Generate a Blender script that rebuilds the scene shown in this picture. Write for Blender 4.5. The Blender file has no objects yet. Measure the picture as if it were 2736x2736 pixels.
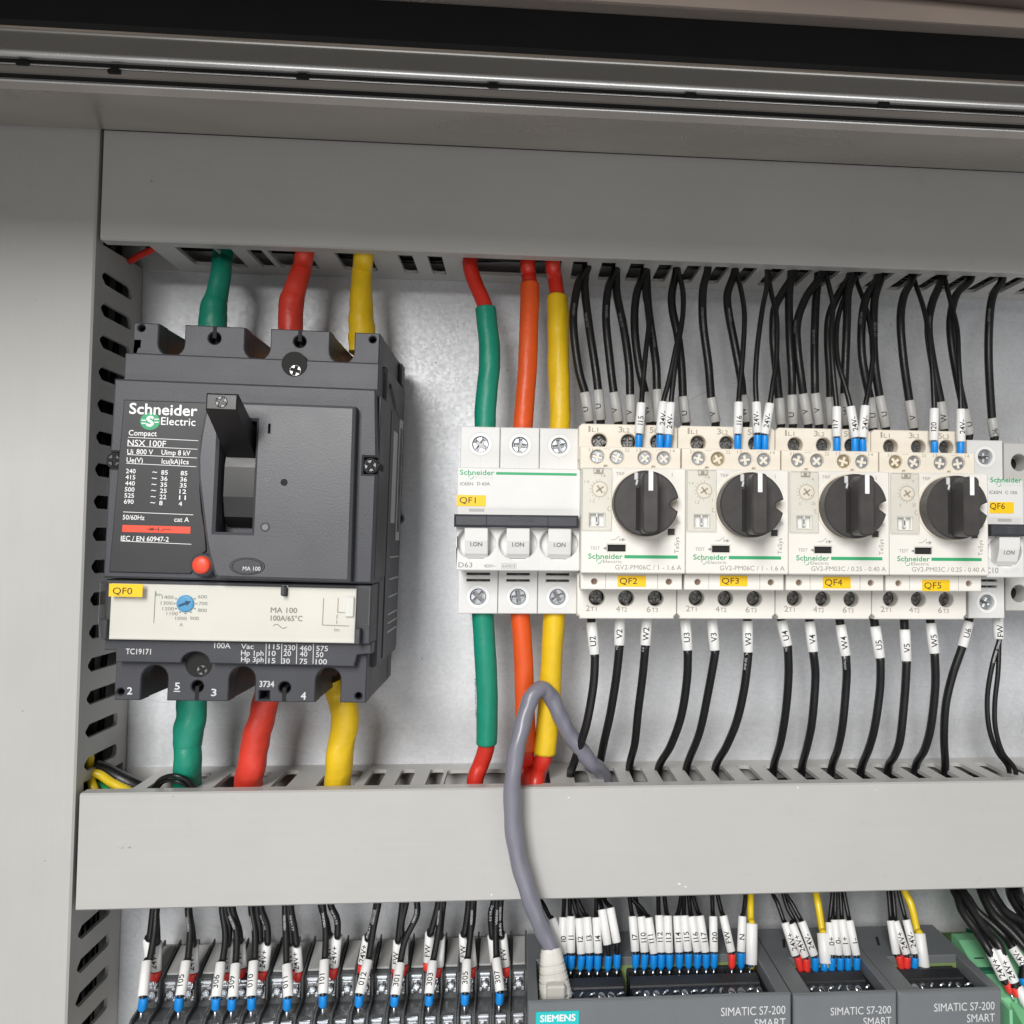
import bpy, bmesh, math, random
from mathutils import Vector, Matrix
from mathutils.geometry import tessellate_polygon
random.seed(11)
SC = bpy.context.scene
COL = SC.collection
R_ = math.radians

# ------------------------------------------------------------------ camera
# Everything below is authored in millimetres: x right, z up, d = distance out of the mounting plate.
CR = ((0.9964613732445137, 0.0097088492329179, 0.0834893399077414),
      (-0.013592203371439212, 0.9988456768083572, 0.04607131351247142),
      (-0.08294566678957588, -0.04704308841718903, 0.9954430994250778))
CC = (2.4843, 11.2422, 457.2266)
CF, CU, CV, CW = 2349.98, 1586.33, 1332.24, 2736.0


def W(x, d, z):
    return Vector((x, -d, z)) * 0.001


cam = bpy.data.objects.new('camera', bpy.data.cameras.new('camera'))
COL.objects.link(cam)
rows = [Vector((r[0], -r[2], r[1])) for r in CR]
cam.matrix_world = Matrix.Translation(W(CC[0], CC[2], CC[1])) @ Matrix((rows[0], rows[1], rows[2])).transposed().to_4x4()
cam.data.sensor_width = 36.0
cam.data.lens = CF / CW * 36.0
cam.data.shift_x = (CW / 2 - CU) / CW
cam.data.shift_y = (CV - CW / 2) / CW
cam.data.clip_start = 0.01
cam.data.clip_end = 50
SC.camera = cam

# ------------------------------------------------------------------ light (indoor: room light falling in from the upper left front)
wd = bpy.data.worlds.new('World')
SC.world = wd
wd.use_nodes = True
bg = wd.node_tree.nodes['Background']
bg.inputs[0].default_value = (1.0, 0.975, 0.95, 1)
bg.inputs[1].default_value = 0.29


def area(name, loc, target, sx, sy, power, col):
    l = bpy.data.lights.new(name, 'AREA')
    l.shape = 'RECTANGLE'
    l.size, l.size_y, l.energy, l.color = sx, sy, power, col
    o = bpy.data.objects.new(name, l)
    COL.objects.link(o)
    o.location = loc
    o.rotation_euler = (Vector(target) - Vector(loc)).to_track_quat('-Z', 'Y').to_euler()
    return o


area('room_light', (-0.38, -1.55, 0.66), (0, 0, -0.05), 0.46, 0.85, 32.0, (1.0, 0.985, 0.96))
area('low_fill_light', (0.10, -0.95, -0.55), (0, 0, -0.2), 1.2, 0.30, 2.9, (0.97, 0.985, 1.0))  # added fill from low in front, no such source seen
SC.view_settings.view_transform = 'Standard'
SC.view_settings.look = 'None'
SC.view_settings.exposure = -0.12
SC.view_settings.gamma = 1.0
SC.view_settings.use_curve_mapping = False
try:
    SC.cycles.max_bounces = 8
    SC.cycles.transparent_max_bounces = 8
except Exception:
    pass


# ------------------------------------------------------------------ pixel of the photograph -> point at a known depth
def ray(u, v):
    a, b = (u - CU) / CF, -(v - CV) / CF
    return [CR[0][i] * a + CR[1][i] * b - CR[2][i] for i in range(3)]


def at(u, v, d):
    r = ray(u, v)
    t = (d - CC[2]) / r[2]
    return (CC[0] + r[0] * t, d, CC[1] + r[1] * t)


def atz(u, v, z):
    r = ray(u, v)
    t = (z - CC[1]) / r[1]
    return (CC[0] + r[0] * t, CC[2] + r[2] * t, z)


CROP = dict(S=(0, 0, 1), D=(0, 0, 1.4161), A=(200, 640, .4917), B=(200, 1200, .4917), F=(270, 840, .44), E=(270, 1480, .44), G=(1150, 640, .44),
            H=(1900, 640, .4327), I=(1150, 1100, .4141), J=(1936, 1100, .4141), K=(1100, 1600, .4141), L=(1900, 1600, .4327),
            M=(150, 2336, .3623), N=(800, 2336, .3365), O=(1380, 2336, .3623), P=(2000, 2300, .381), Q=(2350, 2360, .1998),
            Rr=(2536, 1100, .3105), T=(150, 1650, .5176), V=(190, 1980, .2588))


def c2s(c, u, v):
    k = CROP[c]
    return k[0] + u * k[2], k[1] + v * k[2]


def cat_(c, u, v, d):
    return at(*c2s(c, u, v), d)


# ------------------------------------------------------------------ materials
MATS = {}


def mat(name, col, rough=0.5, metal=0.0, var=0.06, scale=60.0, bump=0.0, bscale=900.0, coat=0.0, spec=0.5, rvar=0.08, stretch=None, dirt=0.0, cloud=0.035):
    m = bpy.data.materials.new(name)
    m.use_nodes = True
    nt = m.node_tree
    N, Lk = nt.nodes, nt.links
    b = N['Principled BSDF']
    tc = N.new('ShaderNodeTexCoord')
    vec = tc.outputs['Object']
    if stretch:
        mp = N.new('ShaderNodeMapping')
        mp.inputs['Scale'].default_value = stretch
        Lk.new(vec, mp.inputs[0])
        vec = mp.outputs[0]
    n = N.new('ShaderNodeTexNoise')
    n.inputs['Scale'].default_value = scale
    n.inputs['Detail'].default_value = 5
    Lk.new(vec, n.inputs['Vector'])
    mr = N.new('ShaderNodeMapRange')
    mr.inputs['From Min'].default_value = 0.25
    mr.inputs['From Max'].default_value = 0.75
    mr.inputs['To Min'].default_value = 1 - var
    mr.inputs['To Max'].default_value = 1 + var
    Lk.new(n.outputs['Fac'], mr.inputs['Value'])
    mx = N.new('ShaderNodeVectorMath')
    mx.operation = 'SCALE'
    mx.inputs[0].default_value = col[:3]
    Lk.new(mr.outputs[0], mx.inputs['Scale'])
    out = mx.outputs[0]
    if cloud > 0:
        n4 = N.new('ShaderNodeTexNoise')
        n4.inputs['Scale'].default_value = 14
        n4.inputs['Detail'].default_value = 6
        n4.inputs['Roughness'].default_value = 0.65
        Lk.new(tc.outputs['Object'], n4.inputs['Vector'])
        r4 = N.new('ShaderNodeMapRange')
        r4.inputs['From Min'].default_value = 0.3
        r4.inputs['From Max'].default_value = 0.7
        r4.inputs['To Min'].default_value = 1 - cloud
        r4.inputs['To Max'].default_value = 1 + cloud
        Lk.new(n4.outputs['Fac'], r4.inputs['Value'])
        s4 = N.new('ShaderNodeVectorMath')
        s4.operation = 'SCALE'
        Lk.new(out, s4.inputs[0])
        Lk.new(r4.outputs[0], s4.inputs['Scale'])
        out = s4.outputs[0]
    if dirt > 0:
        n3 = N.new('ShaderNodeTexNoise')
        n3.inputs['Scale'].default_value = 140
        n3.inputs['Detail'].default_value = 8
        Lk.new(tc.outputs['Object'], n3.inputs['Vector'])
        r3 = N.new('ShaderNodeMapRange')
        r3.inputs['From Min'].default_value = 0.66
        r3.inputs['From Max'].default_value = 0.78
        r3.inputs['To Min'].default_value = 0
        r3.inputs['To Max'].default_value = dirt
        Lk.new(n3.outputs['Fac'], r3.inputs['Value'])
        mm = N.new('ShaderNodeMix')
        mm.data_type = 'RGBA'
        Lk.new(r3.outputs[0], mm.inputs[0])
        Lk.new(out, mm.inputs[6])
        mm.inputs[7].default_value = (0.2, 0.18, 0.15, 1)
        out = mm.outputs[2]
    Lk.new(out, b.inputs['Base Color'])
    r2 = N.new('ShaderNodeMapRange')
    r2.inputs['To Min'].default_value = max(0.02, rough - rvar)
    r2.inputs['To Max'].default_value = min(1, rough + rvar)
    Lk.new(n.outputs['Fac'], r2.inputs['Value'])
    Lk.new(r2.outputs[0], b.inputs['Roughness'])
    b.inputs['Metallic'].default_value = metal
    b.inputs['Specular IOR Level'].default_value = spec
    if coat:
        b.inputs['Coat Weight'].default_value = coat
        b.inputs['Coat Roughness'].default_value = 0.15
    if bump > 0:
        n2 = N.new('ShaderNodeTexNoise')
        n2.inputs['Scale'].default_value = bscale
        n2.inputs['Detail'].default_value = 3
        Lk.new(vec, n2.inputs['Vector'])
        bp = N.new('ShaderNodeBump')
        bp.inputs['Strength'].default_value = bump
        bp.inputs['Distance'].default_value = 0.0004
        Lk.new(n2.outputs['Fac'], bp.inputs['Height'])
        Lk.new(bp.outputs[0], b.inputs['Normal'])
    MATS[name] = m
    return m


mat('duct_grey', (0.475, 0.47, 0.455), 0.42, var=0.018, scale=18, bump=0.05, bscale=60, stretch=(1, 1, 40), dirt=0.10)
mat('duct_grey_upright', (0.475, 0.47, 0.455), 0.42, var=0.014, scale=18, bump=0.05, bscale=60, stretch=(30, 1, 1), dirt=0.10)
mat('duct_wall', (0.52, 0.515, 0.50), 0.5, var=0.03, scale=40)
mat('charcoal', (0.045, 0.047, 0.057), 0.46, var=0.12, scale=70, bump=0.25, bscale=2600, dirt=0.14)
mat('charcoal_smooth', (0.076, 0.078, 0.088), 0.38, var=0.12, scale=40, bump=0.1, bscale=1800, rvar=0.12)
mat('label_black', (0.024, 0.024, 0.027), 0.45, var=0.08)
mat('black_gloss', (0.012, 0.012, 0.013), 0.3, var=0.2)
mat('black_matt', (0.010, 0.010, 0.010), 0.8, var=0.2)
mat('cream', (0.79, 0.768, 0.715), 0.45, var=0.03, scale=50, bump=0.06, bscale=1500, dirt=0.04)
mat('cream_side', (0.78, 0.72, 0.62), 0.5, var=0.03, scale=50, bump=0.06, bscale=1500, dirt=0.04)
mat('white_plastic', (0.71, 0.708, 0.695), 0.38, var=0.025, scale=50, bump=0.05, bscale=1500, dirt=0.04)
mat('white_print_panel', (0.80, 0.785, 0.74), 0.4, var=0.02)
mat('knob', (0.052, 0.048, 0.047), 0.42, var=0.15, scale=160, bump=0.10, bscale=1100, rvar=0.12)
mat('white_paint', (0.82, 0.82, 0.82), 0.5, var=0.02)
mat('print_grey', (0.20, 0.20, 0.20), 0.6, var=0.02)
mat('print_faint', (0.27, 0.265, 0.25), 0.6, var=0.02)
mat('print_faint_cream', (0.36, 0.32, 0.27), 0.6, var=0.02)
mat('print_light', (0.62, 0.63, 0.64), 0.6, var=0.02)
mat('print_black', (0.015, 0.015, 0.015), 0.6, var=0.02)
mat('print_green', (0.03, 0.36, 0.15), 0.5, var=0.02)
mat('emblem_green', (0.02, 0.33, 0.14), 0.45, var=0.02)
mat('tag_yellow', (0.90, 0.56, 0.008), 0.45, var=0.03)
mat('signal_red', (0.78, 0.07, 0.03), 0.4, var=0.04)
mat('dial_blue', (0.10, 0.38, 0.68), 0.4, var=0.04)
mat('dial_navy', (0.02, 0.07, 0.17), 0.5, var=0.04)
mat('zinc', (0.68, 0.715, 0.76), 0.30, 1.0, var=0.10, scale=300, bump=0.05, bscale=600, rvar=0.10)
mat('zinc_yellow', (0.74, 0.67, 0.50), 0.30, 1.0, var=0.15, scale=300, bump=0.05, bscale=600)
mat('zinc_dark', (0.26, 0.255, 0.25), 0.38, 1.0, var=0.2, scale=300, bump=0.05, bscale=600)
mat('screw_black', (0.10, 0.10, 0.105), 0.32, 1.0, var=0.2)
mat('copper', (0.85, 0.42, 0.22), 0.3, 1.0, var=0.1)
mat('wire_black', (0.007, 0.007, 0.0075), 0.40, var=0.2, scale=200, bump=0.2, bscale=1300, spec=0.5)
mat('wire_red', (0.62, 0.030, 0.016), 0.38, var=0.05, coat=0.15)
mat('wire_yellow', (0.83, 0.60, 0.02), 0.35, var=0.05, coat=0.15)
mat('wire_green', (0.02, 0.35, 0.12), 0.35, var=0.05, coat=0.15)
mat('shrink_green', (0.006, 0.25, 0.16), 0.45, var=0.10, scale=90, bump=0.9, bscale=240, coat=0.0)
mat('shrink_red', (0.66, 0.045, 0.025), 0.45, var=0.10, scale=90, bump=0.9, bscale=240, coat=0.0)
mat('shrink_orange', (0.74, 0.095, 0.014), 0.45, var=0.08, scale=90, bump=0.9, bscale=240, coat=0.0)
mat('shrink_yellow', (0.76, 0.50, 0.010), 0.45, var=0.08, scale=90, bump=0.9, bscale=240, coat=0.0)
mat('sleeve_white', (0.80, 0.80, 0.79), 0.4, var=0.03, scale=200)
mat('sleeve_grey', (0.46, 0.455, 0.44), 0.42, var=0.04, scale=200)
mat('ferrule_blue', (0.006, 0.25, 0.72), 0.35, var=0.06, scale=200)
mat('ferrule_red', (0.80, 0.045, 0.035), 0.35, var=0.06, scale=200)
mat('net_cable', (0.20, 0.20, 0.245), 0.36, var=0.05, scale=80, coat=0.15)
mat('boot_beige', (0.60, 0.585, 0.545), 0.42, var=0.03)
mat('module_grey', (0.145, 0.156, 0.166), 0.48, var=0.06, scale=60, bump=0.25, bscale=2200, dirt=0.05)
mat('module_dark', (0.045, 0.048, 0.052), 0.5, var=0.08, scale=60, bump=0.2, bscale=2200)
mat('connector_black', (0.016, 0.017, 0.02), 0.4, var=0.15, scale=300, bump=0.3, bscale=2500)
mat('board_green', (0.01, 0.13, 0.07), 0.4, var=0.15, scale=300)
mat('teal', (0.0, 0.50, 0.52), 0.4, var=0.03)
mat('terminal_body', (0.080, 0.084, 0.088), 0.36, var=0.2, scale=120, bump=0.5, bscale=700, rvar=0.15)
mat('terminal_cover', (0.34, 0.34, 0.335), 0.28, var=0.08, scale=120)
mat('pale_green', (0.20, 0.52, 0.28), 0.38, var=0.06, scale=70)
mat('device_grey', (0.55, 0.545, 0.52), 0.45, var=0.03)
mat('lip_paint', (0.44, 0.42, 0.39), 0.26, 0.45, var=0.10, scale=9, rvar=0.10, stretch=(1, 1, 3))
mat('roof_paint', (0.46, 0.425, 0.39), 0.28, 0.45, var=0.28, scale=9, rvar=0.07)
mat('board_edge', (0.20, 0.28, 0.11), 0.4, var=0.1)
mat('hole_brown', (0.25, 0.17, 0.12), 0.6, var=0.1)
mat('lip_highlight', (0.78, 0.78, 0.77), 0.26, 0.8, var=0.10, scale=30)  # paler than the lip: highlight of the rolled edges put into the colour
mat('beam_paint', (0.20, 0.165, 0.145), 0.4, 0.3, var=0.10, scale=14)
mat('clip_and_shade_black', (0.012, 0.012, 0.012), 0.9, var=0.2)  # black of the clips, and of the shade and gap strips


def clear_mat():
    m = bpy.data.materials.new('clear_cover')
    m.use_nodes = True
    nt = m.node_tree
    N, Lk = nt.nodes, nt.links
    N.clear()
    o = N.new('ShaderNodeOutputMaterial')
    mx = N.new('ShaderNodeMixShader')
    t = N.new('ShaderNodeBsdfTransparent')
    t.inputs[0].default_value = (0.97, 0.97, 0.96, 1)
    g = N.new('ShaderNodeBsdfGlossy')
    g.inputs['Roughness'].default_value = 0.08
    lw = N.new('ShaderNodeLayerWeight')
    lw.inputs[0].default_value = 0.22
    Lk.new(lw.outputs['Facing'], mx.inputs[0])
    Lk.new(t.outputs[0], mx.inputs[1])
    Lk.new(g.outputs[0], mx.inputs[2])
    Lk.new(mx.outputs[0], o.inputs[0])
    MATS['clear_cover'] = m


clear_mat()


def plate_mat():
    """Galvanised steel: spangle, faint rolling streaks, a few scratches."""
    m = bpy.data.materials.new('galvanised')
    m.use_nodes = True
    nt = m.node_tree
    N, Lk = nt.nodes, nt.links
    b = N['Principled BSDF']
    tc = N.new('ShaderNodeTexCoord')
    vo = N.new('ShaderNodeTexVoronoi')
    vo.inputs['Scale'].default_value = 700
    Lk.new(tc.outputs['Object'], vo.inputs['Vector'])
    no = N.new('ShaderNodeTexNoise')
    no.inputs['Scale'].default_value = 30
    no.inputs['Detail'].default_value = 8
    Lk.new(tc.outputs['Object'], no.inputs['Vector'])
    mp = N.new('ShaderNodeMapping')
    mp.inputs['Scale'].default_value = (10, 1, 260)
    mp.inputs['Rotation'].default_value = (0, 0.06, 0)
    Lk.new(tc.outputs['Object'], mp.inputs[0])
    st = N.new('ShaderNodeTexNoise')
    st.inputs['Scale'].default_value = 6
    st.inputs['Detail'].default_value = 4
    Lk.new(mp.outputs[0], st.inputs['Vector'])
    # scratches: thin iso-lines of a warped noise, masked
    sc = N.new('ShaderNodeTexNoise')
    sc.inputs['Scale'].default_value = 9
    sc.inputs['Detail'].default_value = 1
    sc.inputs['Distortion'].default_value = 0.8
    Lk.new(tc.outputs['Object'], sc.inputs['Vector'])
    sub = N.new('ShaderNodeMath')
    sub.operation = 'SUBTRACT'
    Lk.new(sc.outputs['Fac'], sub.inputs[0])
    sub.inputs[1].default_value = 0.5
    ab = N.new('ShaderNodeMath')
    ab.operation = 'ABSOLUTE'
    Lk.new(sub.outputs[0], ab.inputs[0])
    lt = N.new('ShaderNodeMath')
    lt.operation = 'LESS_THAN'
    Lk.new(ab.outputs[0], lt.inputs[0])
    lt.inputs[1].default_value = 0.0007
    gt = N.new('ShaderNodeMath')
    gt.operation = 'GREATER_THAN'
    Lk.new(no.outputs['Fac'], gt.inputs[0])
    gt.inputs[1].default_value = 0.56
    ml = N.new('ShaderNodeMath')
    ml.operation = 'MULTIPLY'
    Lk.new(lt.outputs[0], ml.inputs[0])
    Lk.new(gt.outputs[0], ml.inputs[1])

    def rng(src, a, c, lo, hi):
        r = N.new('ShaderNodeMapRange')
        r.inputs['From Min'].default_value = a
        r.inputs['From Max'].default_value = c
        r.inputs['To Min'].default_value = lo
        r.inputs['To Max'].default_value = hi
        Lk.new(src, r.inputs['Value'])
        return r.outputs[0]

    sep = N.new('ShaderNodeSeparateColor')
    Lk.new(vo.outputs['Color'], sep.inputs[0])
    a1 = rng(sep.outputs[0], 0, 1, 0.95, 1.05)
    a2 = rng(no.outputs['Fac'], 0.3, 0.7, 0.93, 1.06)
    a3 = rng(st.outputs['Fac'], 0.3, 0.7, 0.97, 1.03)
    m1 = N.new('ShaderNodeMath')
    m1.operation = 'MULTIPLY'
    Lk.new(a1, m1.inputs[0])
    Lk.new(a2, m1.inputs[1])
    m2 = N.new('ShaderNodeMath')
    m2.operation = 'MULTIPLY'
    Lk.new(m1.outputs[0], m2.inputs[0])
    Lk.new(a3, m2.inputs[1])
    s = N.new('ShaderNodeVectorMath')
    s.operation = 'SCALE'
    s.inputs[0].default_value = (0.65, 0.665, 0.69)
    Lk.new(m2.outputs[0], s.inputs['Scale'])
    mm = N.new('ShaderNodeMix')
    mm.data_type = 'RGBA'
    Lk.new(ml.outputs[0], mm.inputs[0])
    Lk.new(s.outputs[0], mm.inputs[6])
    mm.inputs[7].default_value = (0.50, 0.50, 0.51, 1)
    Lk.new(mm.outputs[2], b.inputs['Base Color'])
    b.inputs['Metallic'].default_value = 0.36
    Lk.new(rng(sep.outputs[1], 0, 1, 0.45, 0.53), b.inputs['Roughness'])
    bp = N.new('ShaderNodeBump')
    bp.inputs['Strength'].default_value = 0.10
    bp.inputs['Distance'].default_value = 0.0005
    Lk.new(no.outputs['Fac'], bp.inputs['Height'])
    Lk.new(bp.outputs[0], b.inputs['Normal'])
    MATS['galvanised'] = m


plate_mat()


# ------------------------------------------------------------------ mesh builder
def circ(cx, cz, r, n=24, rz=None, a0=0.0):
    rz = r if rz is None else rz
    return [(cx + r * math.cos(a0 + 2 * math.pi * i / n), cz + rz * math.sin(a0 + 2 * math.pi * i / n)) for i in range(n)]


def rrect(x0, x1, z0, z1, r=0.0, n=4):
    if r <= 0:
        return [(x0, z0), (x1, z0), (x1, z1), (x0, z1)]
    out = []
    for cx, cz, a in ((x1 - r, z0 + r, -90), (x1 - r, z1 - r, 0), (x0 + r, z1 - r, 90), (x0 + r, z0 + r, 180)):
        for i in range(n + 1):
            t = R_(a + 90 * i / n)
            out.append((cx + r * math.cos(t), cz + r * math.sin(t)))
    return out


def area2(p):
    return sum(p[i][0] * p[(i + 1) % len(p)][1] - p[(i + 1) % len(p)][0] * p[i][1] for i in range(len(p)))


def offset(p, b):
    """Move a counter-clockwise loop inwards by b (clockwise ones outwards of the hole)."""
    n = len(p)
    out = []
    for i in range(n):
        a, c, e = p[i - 1], p[i], p[(i + 1) % n]
        d1 = Vector((c[0] - a[0], c[1] - a[1]))
        d2 = Vector((e[0] - c[0], e[1] - c[1]))
        if d1.length < 1e-9 or d2.length < 1e-9:
            out.append(c)
            continue
        d1.normalize()
        d2.normalize()
        n1 = Vector((-d1.y, d1.x))
        n2 = Vector((-d2.y, d2.x))
        k = n1 + n2
        if k.length < 1e-6:
            out.append(c)
            continue
        k = k / max(0.3, (1 + n1.dot(n2)))
        out.append((c[0] + k.x * b, c[1] + k.y * b))
    return out


TXT = {}


def text_mesh(s, bold):
    k = (s, bold)
    if k not in TXT:
        cu = bpy.data.curves.new('t', 'FONT')
        cu.body = s
        cu.size = 1
        cu.resolution_u = 3
        cu.offset = bold
        o = bpy.data.objects.new('t', cu)
        me = o.to_mesh()
        TXT[k] = ([(v.co.x, v.co.y) for v in me.vertices], [tuple(p.vertices) for p in me.polygons])
        o.to_mesh_clear()
        bpy.data.objects.remove(o)
        bpy.data.curves.remove(cu)
    return TXT[k]


SL = {}


def text_sliced(st, bold):
    """Same lettering cut into thin strips so that it can follow a round surface."""
    k = (st, bold)
    if k not in SL:
        vs, fs = text_mesh(st, bold)
        me = bpy.data.meshes.new('t')
        me.from_pydata([(v[0], v[1], 0) for v in vs], [], fs)
        bm = bmesh.new()
        bm.from_mesh(me)
        for i in range(-3, 14):
            bmesh.ops.bisect_plane(bm, geom=bm.verts[:] + bm.edges[:] + bm.faces[:], plane_co=(0, CAP * (i / 10 + .013), 0), plane_no=(0, 1, 0))
        bm.verts.index_update()
        SL[k] = ([(v.co.x, v.co.y) for v in bm.verts], [tuple(v.index for v in f.verts) for f in bm.faces])
        bm.free()
        bpy.data.meshes.remove(me)
    return SL[k]


CAP = max(v[1] for v in text_mesh('H', 0)[0])


class MB:
    def __init__(s):
        s.v, s.f, s.m, s.sm, s.mats = [], [], [], [], []

    def add(s, vs, fs, m, smooth=False, xf=None):
        if m not in s.mats:
            s.mats.append(m)
        k = s.mats.index(m)
        o = len(s.v)
        s.v += [xf @ Vector(q) for q in vs] if xf else [tuple(q) for q in vs]
        for f in fs:
            s.f.append([i + o for i in f])
            s.m.append(k)
            s.sm.append(smooth)
        return s

    # points are (x, d, z)
    def prism(s, outer, holes, t0, t1, m, axis='d', b=0.25, back=True, xf=None, smooth=False):
        """Polygon with holes extruded from t0 to t1; the t1 side is chamfered by b. axis d: (x,z), x: (d,z), z: (x,d)."""
        if area2(outer) < 0:
            outer = outer[::-1]
        hs = [h[::-1] if area2(h) > 0 else h for h in holes]
        loops = [outer] + hs
        sg = 1 if t1 > t0 else -1
        put = {'d': lambda p, t: (p[0], t, p[1]), 'x': lambda p, t: (t, p[0], p[1]), 'z': lambda p, t: (p[0], p[1], t)}[axis]
        vs, fs = [], []
        tess = tessellate_polygon([[Vector((q[0], q[1], 0)) for q in l] for l in loops])
        front = [offset(l, b) for l in loops] if b else loops
        n = sum(len(l) for l in loops)
        for ring, t in ((loops, t0), (loops, t1 - sg * b), (front, t1)):
            for l in ring:
                vs += [put(q, t) for q in l]
        tf = tessellate_polygon([[Vector((q[0], q[1], 0)) for q in l] for l in front]) if b else tess
        for tri in tf:
            fs.append([i + 2 * n for i in tri])
        if back:
            for tri in tess:
                fs.append([i for i in tri][::-1])
        o = 0
        for l in loops:
            k = len(l)
            for i in range(k):
                j = (i + 1) % k
                fs.append([o + i, o + j, o + j + n, o + i + n])
                if b:
                    fs.append([o + n + i, o + n + j, o + 2 * n + j, o + 2 * n + i])
            o += k
        return s.add(vs, fs, m, smooth, xf)

    def box(s, x0, x1, d0, d1, z0, z1, m, b=0.3, xf=None):
        b = min(b, (x1 - x0) * .3, (d1 - d0) * .3, (z1 - z0) * .3)
        if b <= 0:
            vs = [(x, d, z) for z in (z0, z1) for d in (d0, d1) for x in (x0, x1)]
            fs = [(0, 1, 3, 2), (4, 6, 7, 5), (0, 4, 5, 1), (2, 3, 7, 6), (0, 2, 6, 4), (1, 5, 7, 3)]
            return s.add(vs, fs, m, False, xf)
        vs, fs = [], []
        lo, hi = (x0, d0, z0), (x1, d1, z1)
        idx = {}
        for c in range(8):
            sgn = [(c >> k) & 1 for k in range(3)]
            for ax in range(3):
                p = []
                for k in range(3):
                    e = hi[k] if sgn[k] else lo[k]
                    p.append(e if k == ax else e + (-b if sgn[k] else b))
                idx[(c, ax)] = len(vs)
                vs.append(tuple(p))
        for ax in range(3):
            u, w = (ax + 1) % 3, (ax + 2) % 3
            for sd in (0, 1):
                cs = []
                for a, bb in ((0, 0), (1, 0), (1, 1), (0, 1)):
                    c = (sd << ax) | (a << u) | (bb << w)
                    cs.append(idx[(c, ax)])
                fs.append(cs if sd else cs[::-1])
            for a in (0, 1):
                for bb in (0, 1):
                    c0 = (a << u) | (bb << w)
                    c1 = c0 | (1 << ax)
                    fs.append([idx[(c0, u)], idx[(c1, u)], idx[(c1, w)], idx[(c0, w)]])
        for c in range(8):
            fs.append([idx[(c, 0)], idx[(c, 1)], idx[(c, 2)]])
        return s.add(vs, fs, m, False, xf)

    def tube(s, pts, rad, m, n=12, caps=True, rfun=None, flat=None):
        P = [Vector(p) for p in pts]
        vs, fs = [], []
        T = []
        for i in range(len(P)):
            t = P[min(i + 1, len(P) - 1)] - P[max(i - 1, 0)]
            T.append(t.normalized() if t.length > 1e-9 else Vector((0, 0, 1)))
        ref = Vector((0, 1, 0)) if abs(T[0].y) < .9 else Vector((1, 0, 0))
        for i, p in enumerate(P):
            a = ref - T[i] * ref.dot(T[i])
            a.normalize()
            ref = a
            c = T[i].cross(a)
            r = rad[i] if isinstance(rad, (list, tuple)) else rad
            for k in range(n):
                th = 2 * math.pi * k / n
                q = r * (rfun(i / (len(P) - 1), th) if rfun else 1)
                vs.append(p + a * (q * math.cos(th) * (flat[0] if flat else 1)) + c * (q * math.sin(th) * (flat[1] if flat else 1)))
        for i in range(len(P) - 1):
            for k in range(n):
                j = (k + 1) % n
                fs.append([i * n + k, i * n + j, (i + 1) * n + j, (i + 1) * n + k])
        s.add(vs, fs, m, True)
        if caps:
            for e, i in ((0, 0), (1, len(P) - 1)):
                ring = list(range(n))
                s.add([vs[i * n + k] for k in range(n)], [ring if e else ring[::-1]], m, False)
        return s

    def lathe(s, prof, p0, axis, m, n=20, smooth=True):
        """prof: [(h, r)] along axis from p0."""
        ax = Vector(axis).normalized()
        a = ax.orthogonal().normalized()
        c = ax.cross(a)
        p0 = Vector(p0)
        vs, fs = [], []
        for h, r in prof:
            for k in range(n):
                t = 2 * math.pi * k / n
                vs.append(p0 + ax * h + a * (r * math.cos(t)) + c * (r * math.sin(t)))
        for i in range(len(prof) - 1):
            for k in range(n):
                j = (k + 1) % n
                fs.append([i * n + k, i * n + j, (i + 1) * n + j, (i + 1) * n + k])
        fs.append(list(range(n))[::-1])
        fs.append([(len(prof) - 1) * n + k for k in range(n)])
        return s.add(vs, fs, m, smooth)

    def text(s, st, x, z, d, h, m, w=None, align='L', bold=0.0, rot=0.0):
        """Flat lettering on the plane d, cap height h."""
        vs, fs = text_mesh(st, 0)
        if not vs:
            return s
        x0, x1 = min(v[0] for v in vs), max(v[0] for v in vs)
        k = h / CAP
        kx = (w / (x1 - x0)) if w else k
        ox = {'L': 0, 'C': -(x1 - x0) * kx / 2, 'R': -(x1 - x0) * kx}[align]
        co, si = math.cos(rot), math.sin(rot)
        e = bold * k
        for n_, (dx, dz) in enumerate(((0, 0), (-e, 0), (e, 0), (0, e), (0, -e)) if bold > .004 else ((0, 0),)):
            out = []
            for q in vs:
                a, b = ox + dx + (q[0] - x0) * kx, dz + q[1] * k
                out.append((x + a * co - b * si, d + .012 * n_, z + a * si + b * co))
            s.add(out, fs, m)
        return s

    def flat(s, pts, d, m):
        """Flat printed polygon on plane d, (x,z) points."""
        return s.add([(p[0], d, p[1]) for p in pts], [list(range(len(pts)))], m)

    def line(s, a, b, wd, d, m):
        v = Vector((b[0] - a[0], b[1] - a[1]))
        n = Vector((-v.y, v.x)).normalized() * wd / 2
        return s.flat([(a[0] - n.x, a[1] - n.y), (b[0] - n.x, b[1] - n.y), (b[0] + n.x, b[1] + n.y), (a[0] + n.x, a[1] + n.y)], d, m)

    def ring(s, cx, cz, r0, r1, d, m, n=24, a0=0, a1=360, rz=1.0):
        vs = []
        fs = []
        for i in range(n + 1):
            t = R_(a0 + (a1 - a0) * i / n)
            vs += [(cx + r0 * math.cos(t), d, cz + r0 * rz * math.sin(t)), (cx + r1 * math.cos(t), d, cz + r1 * rz * math.sin(t))]
        for i in range(n):
            fs.append([2 * i, 2 * i + 1, 2 * i + 3, 2 * i + 2])
        return s.add(vs, fs, m)

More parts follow.
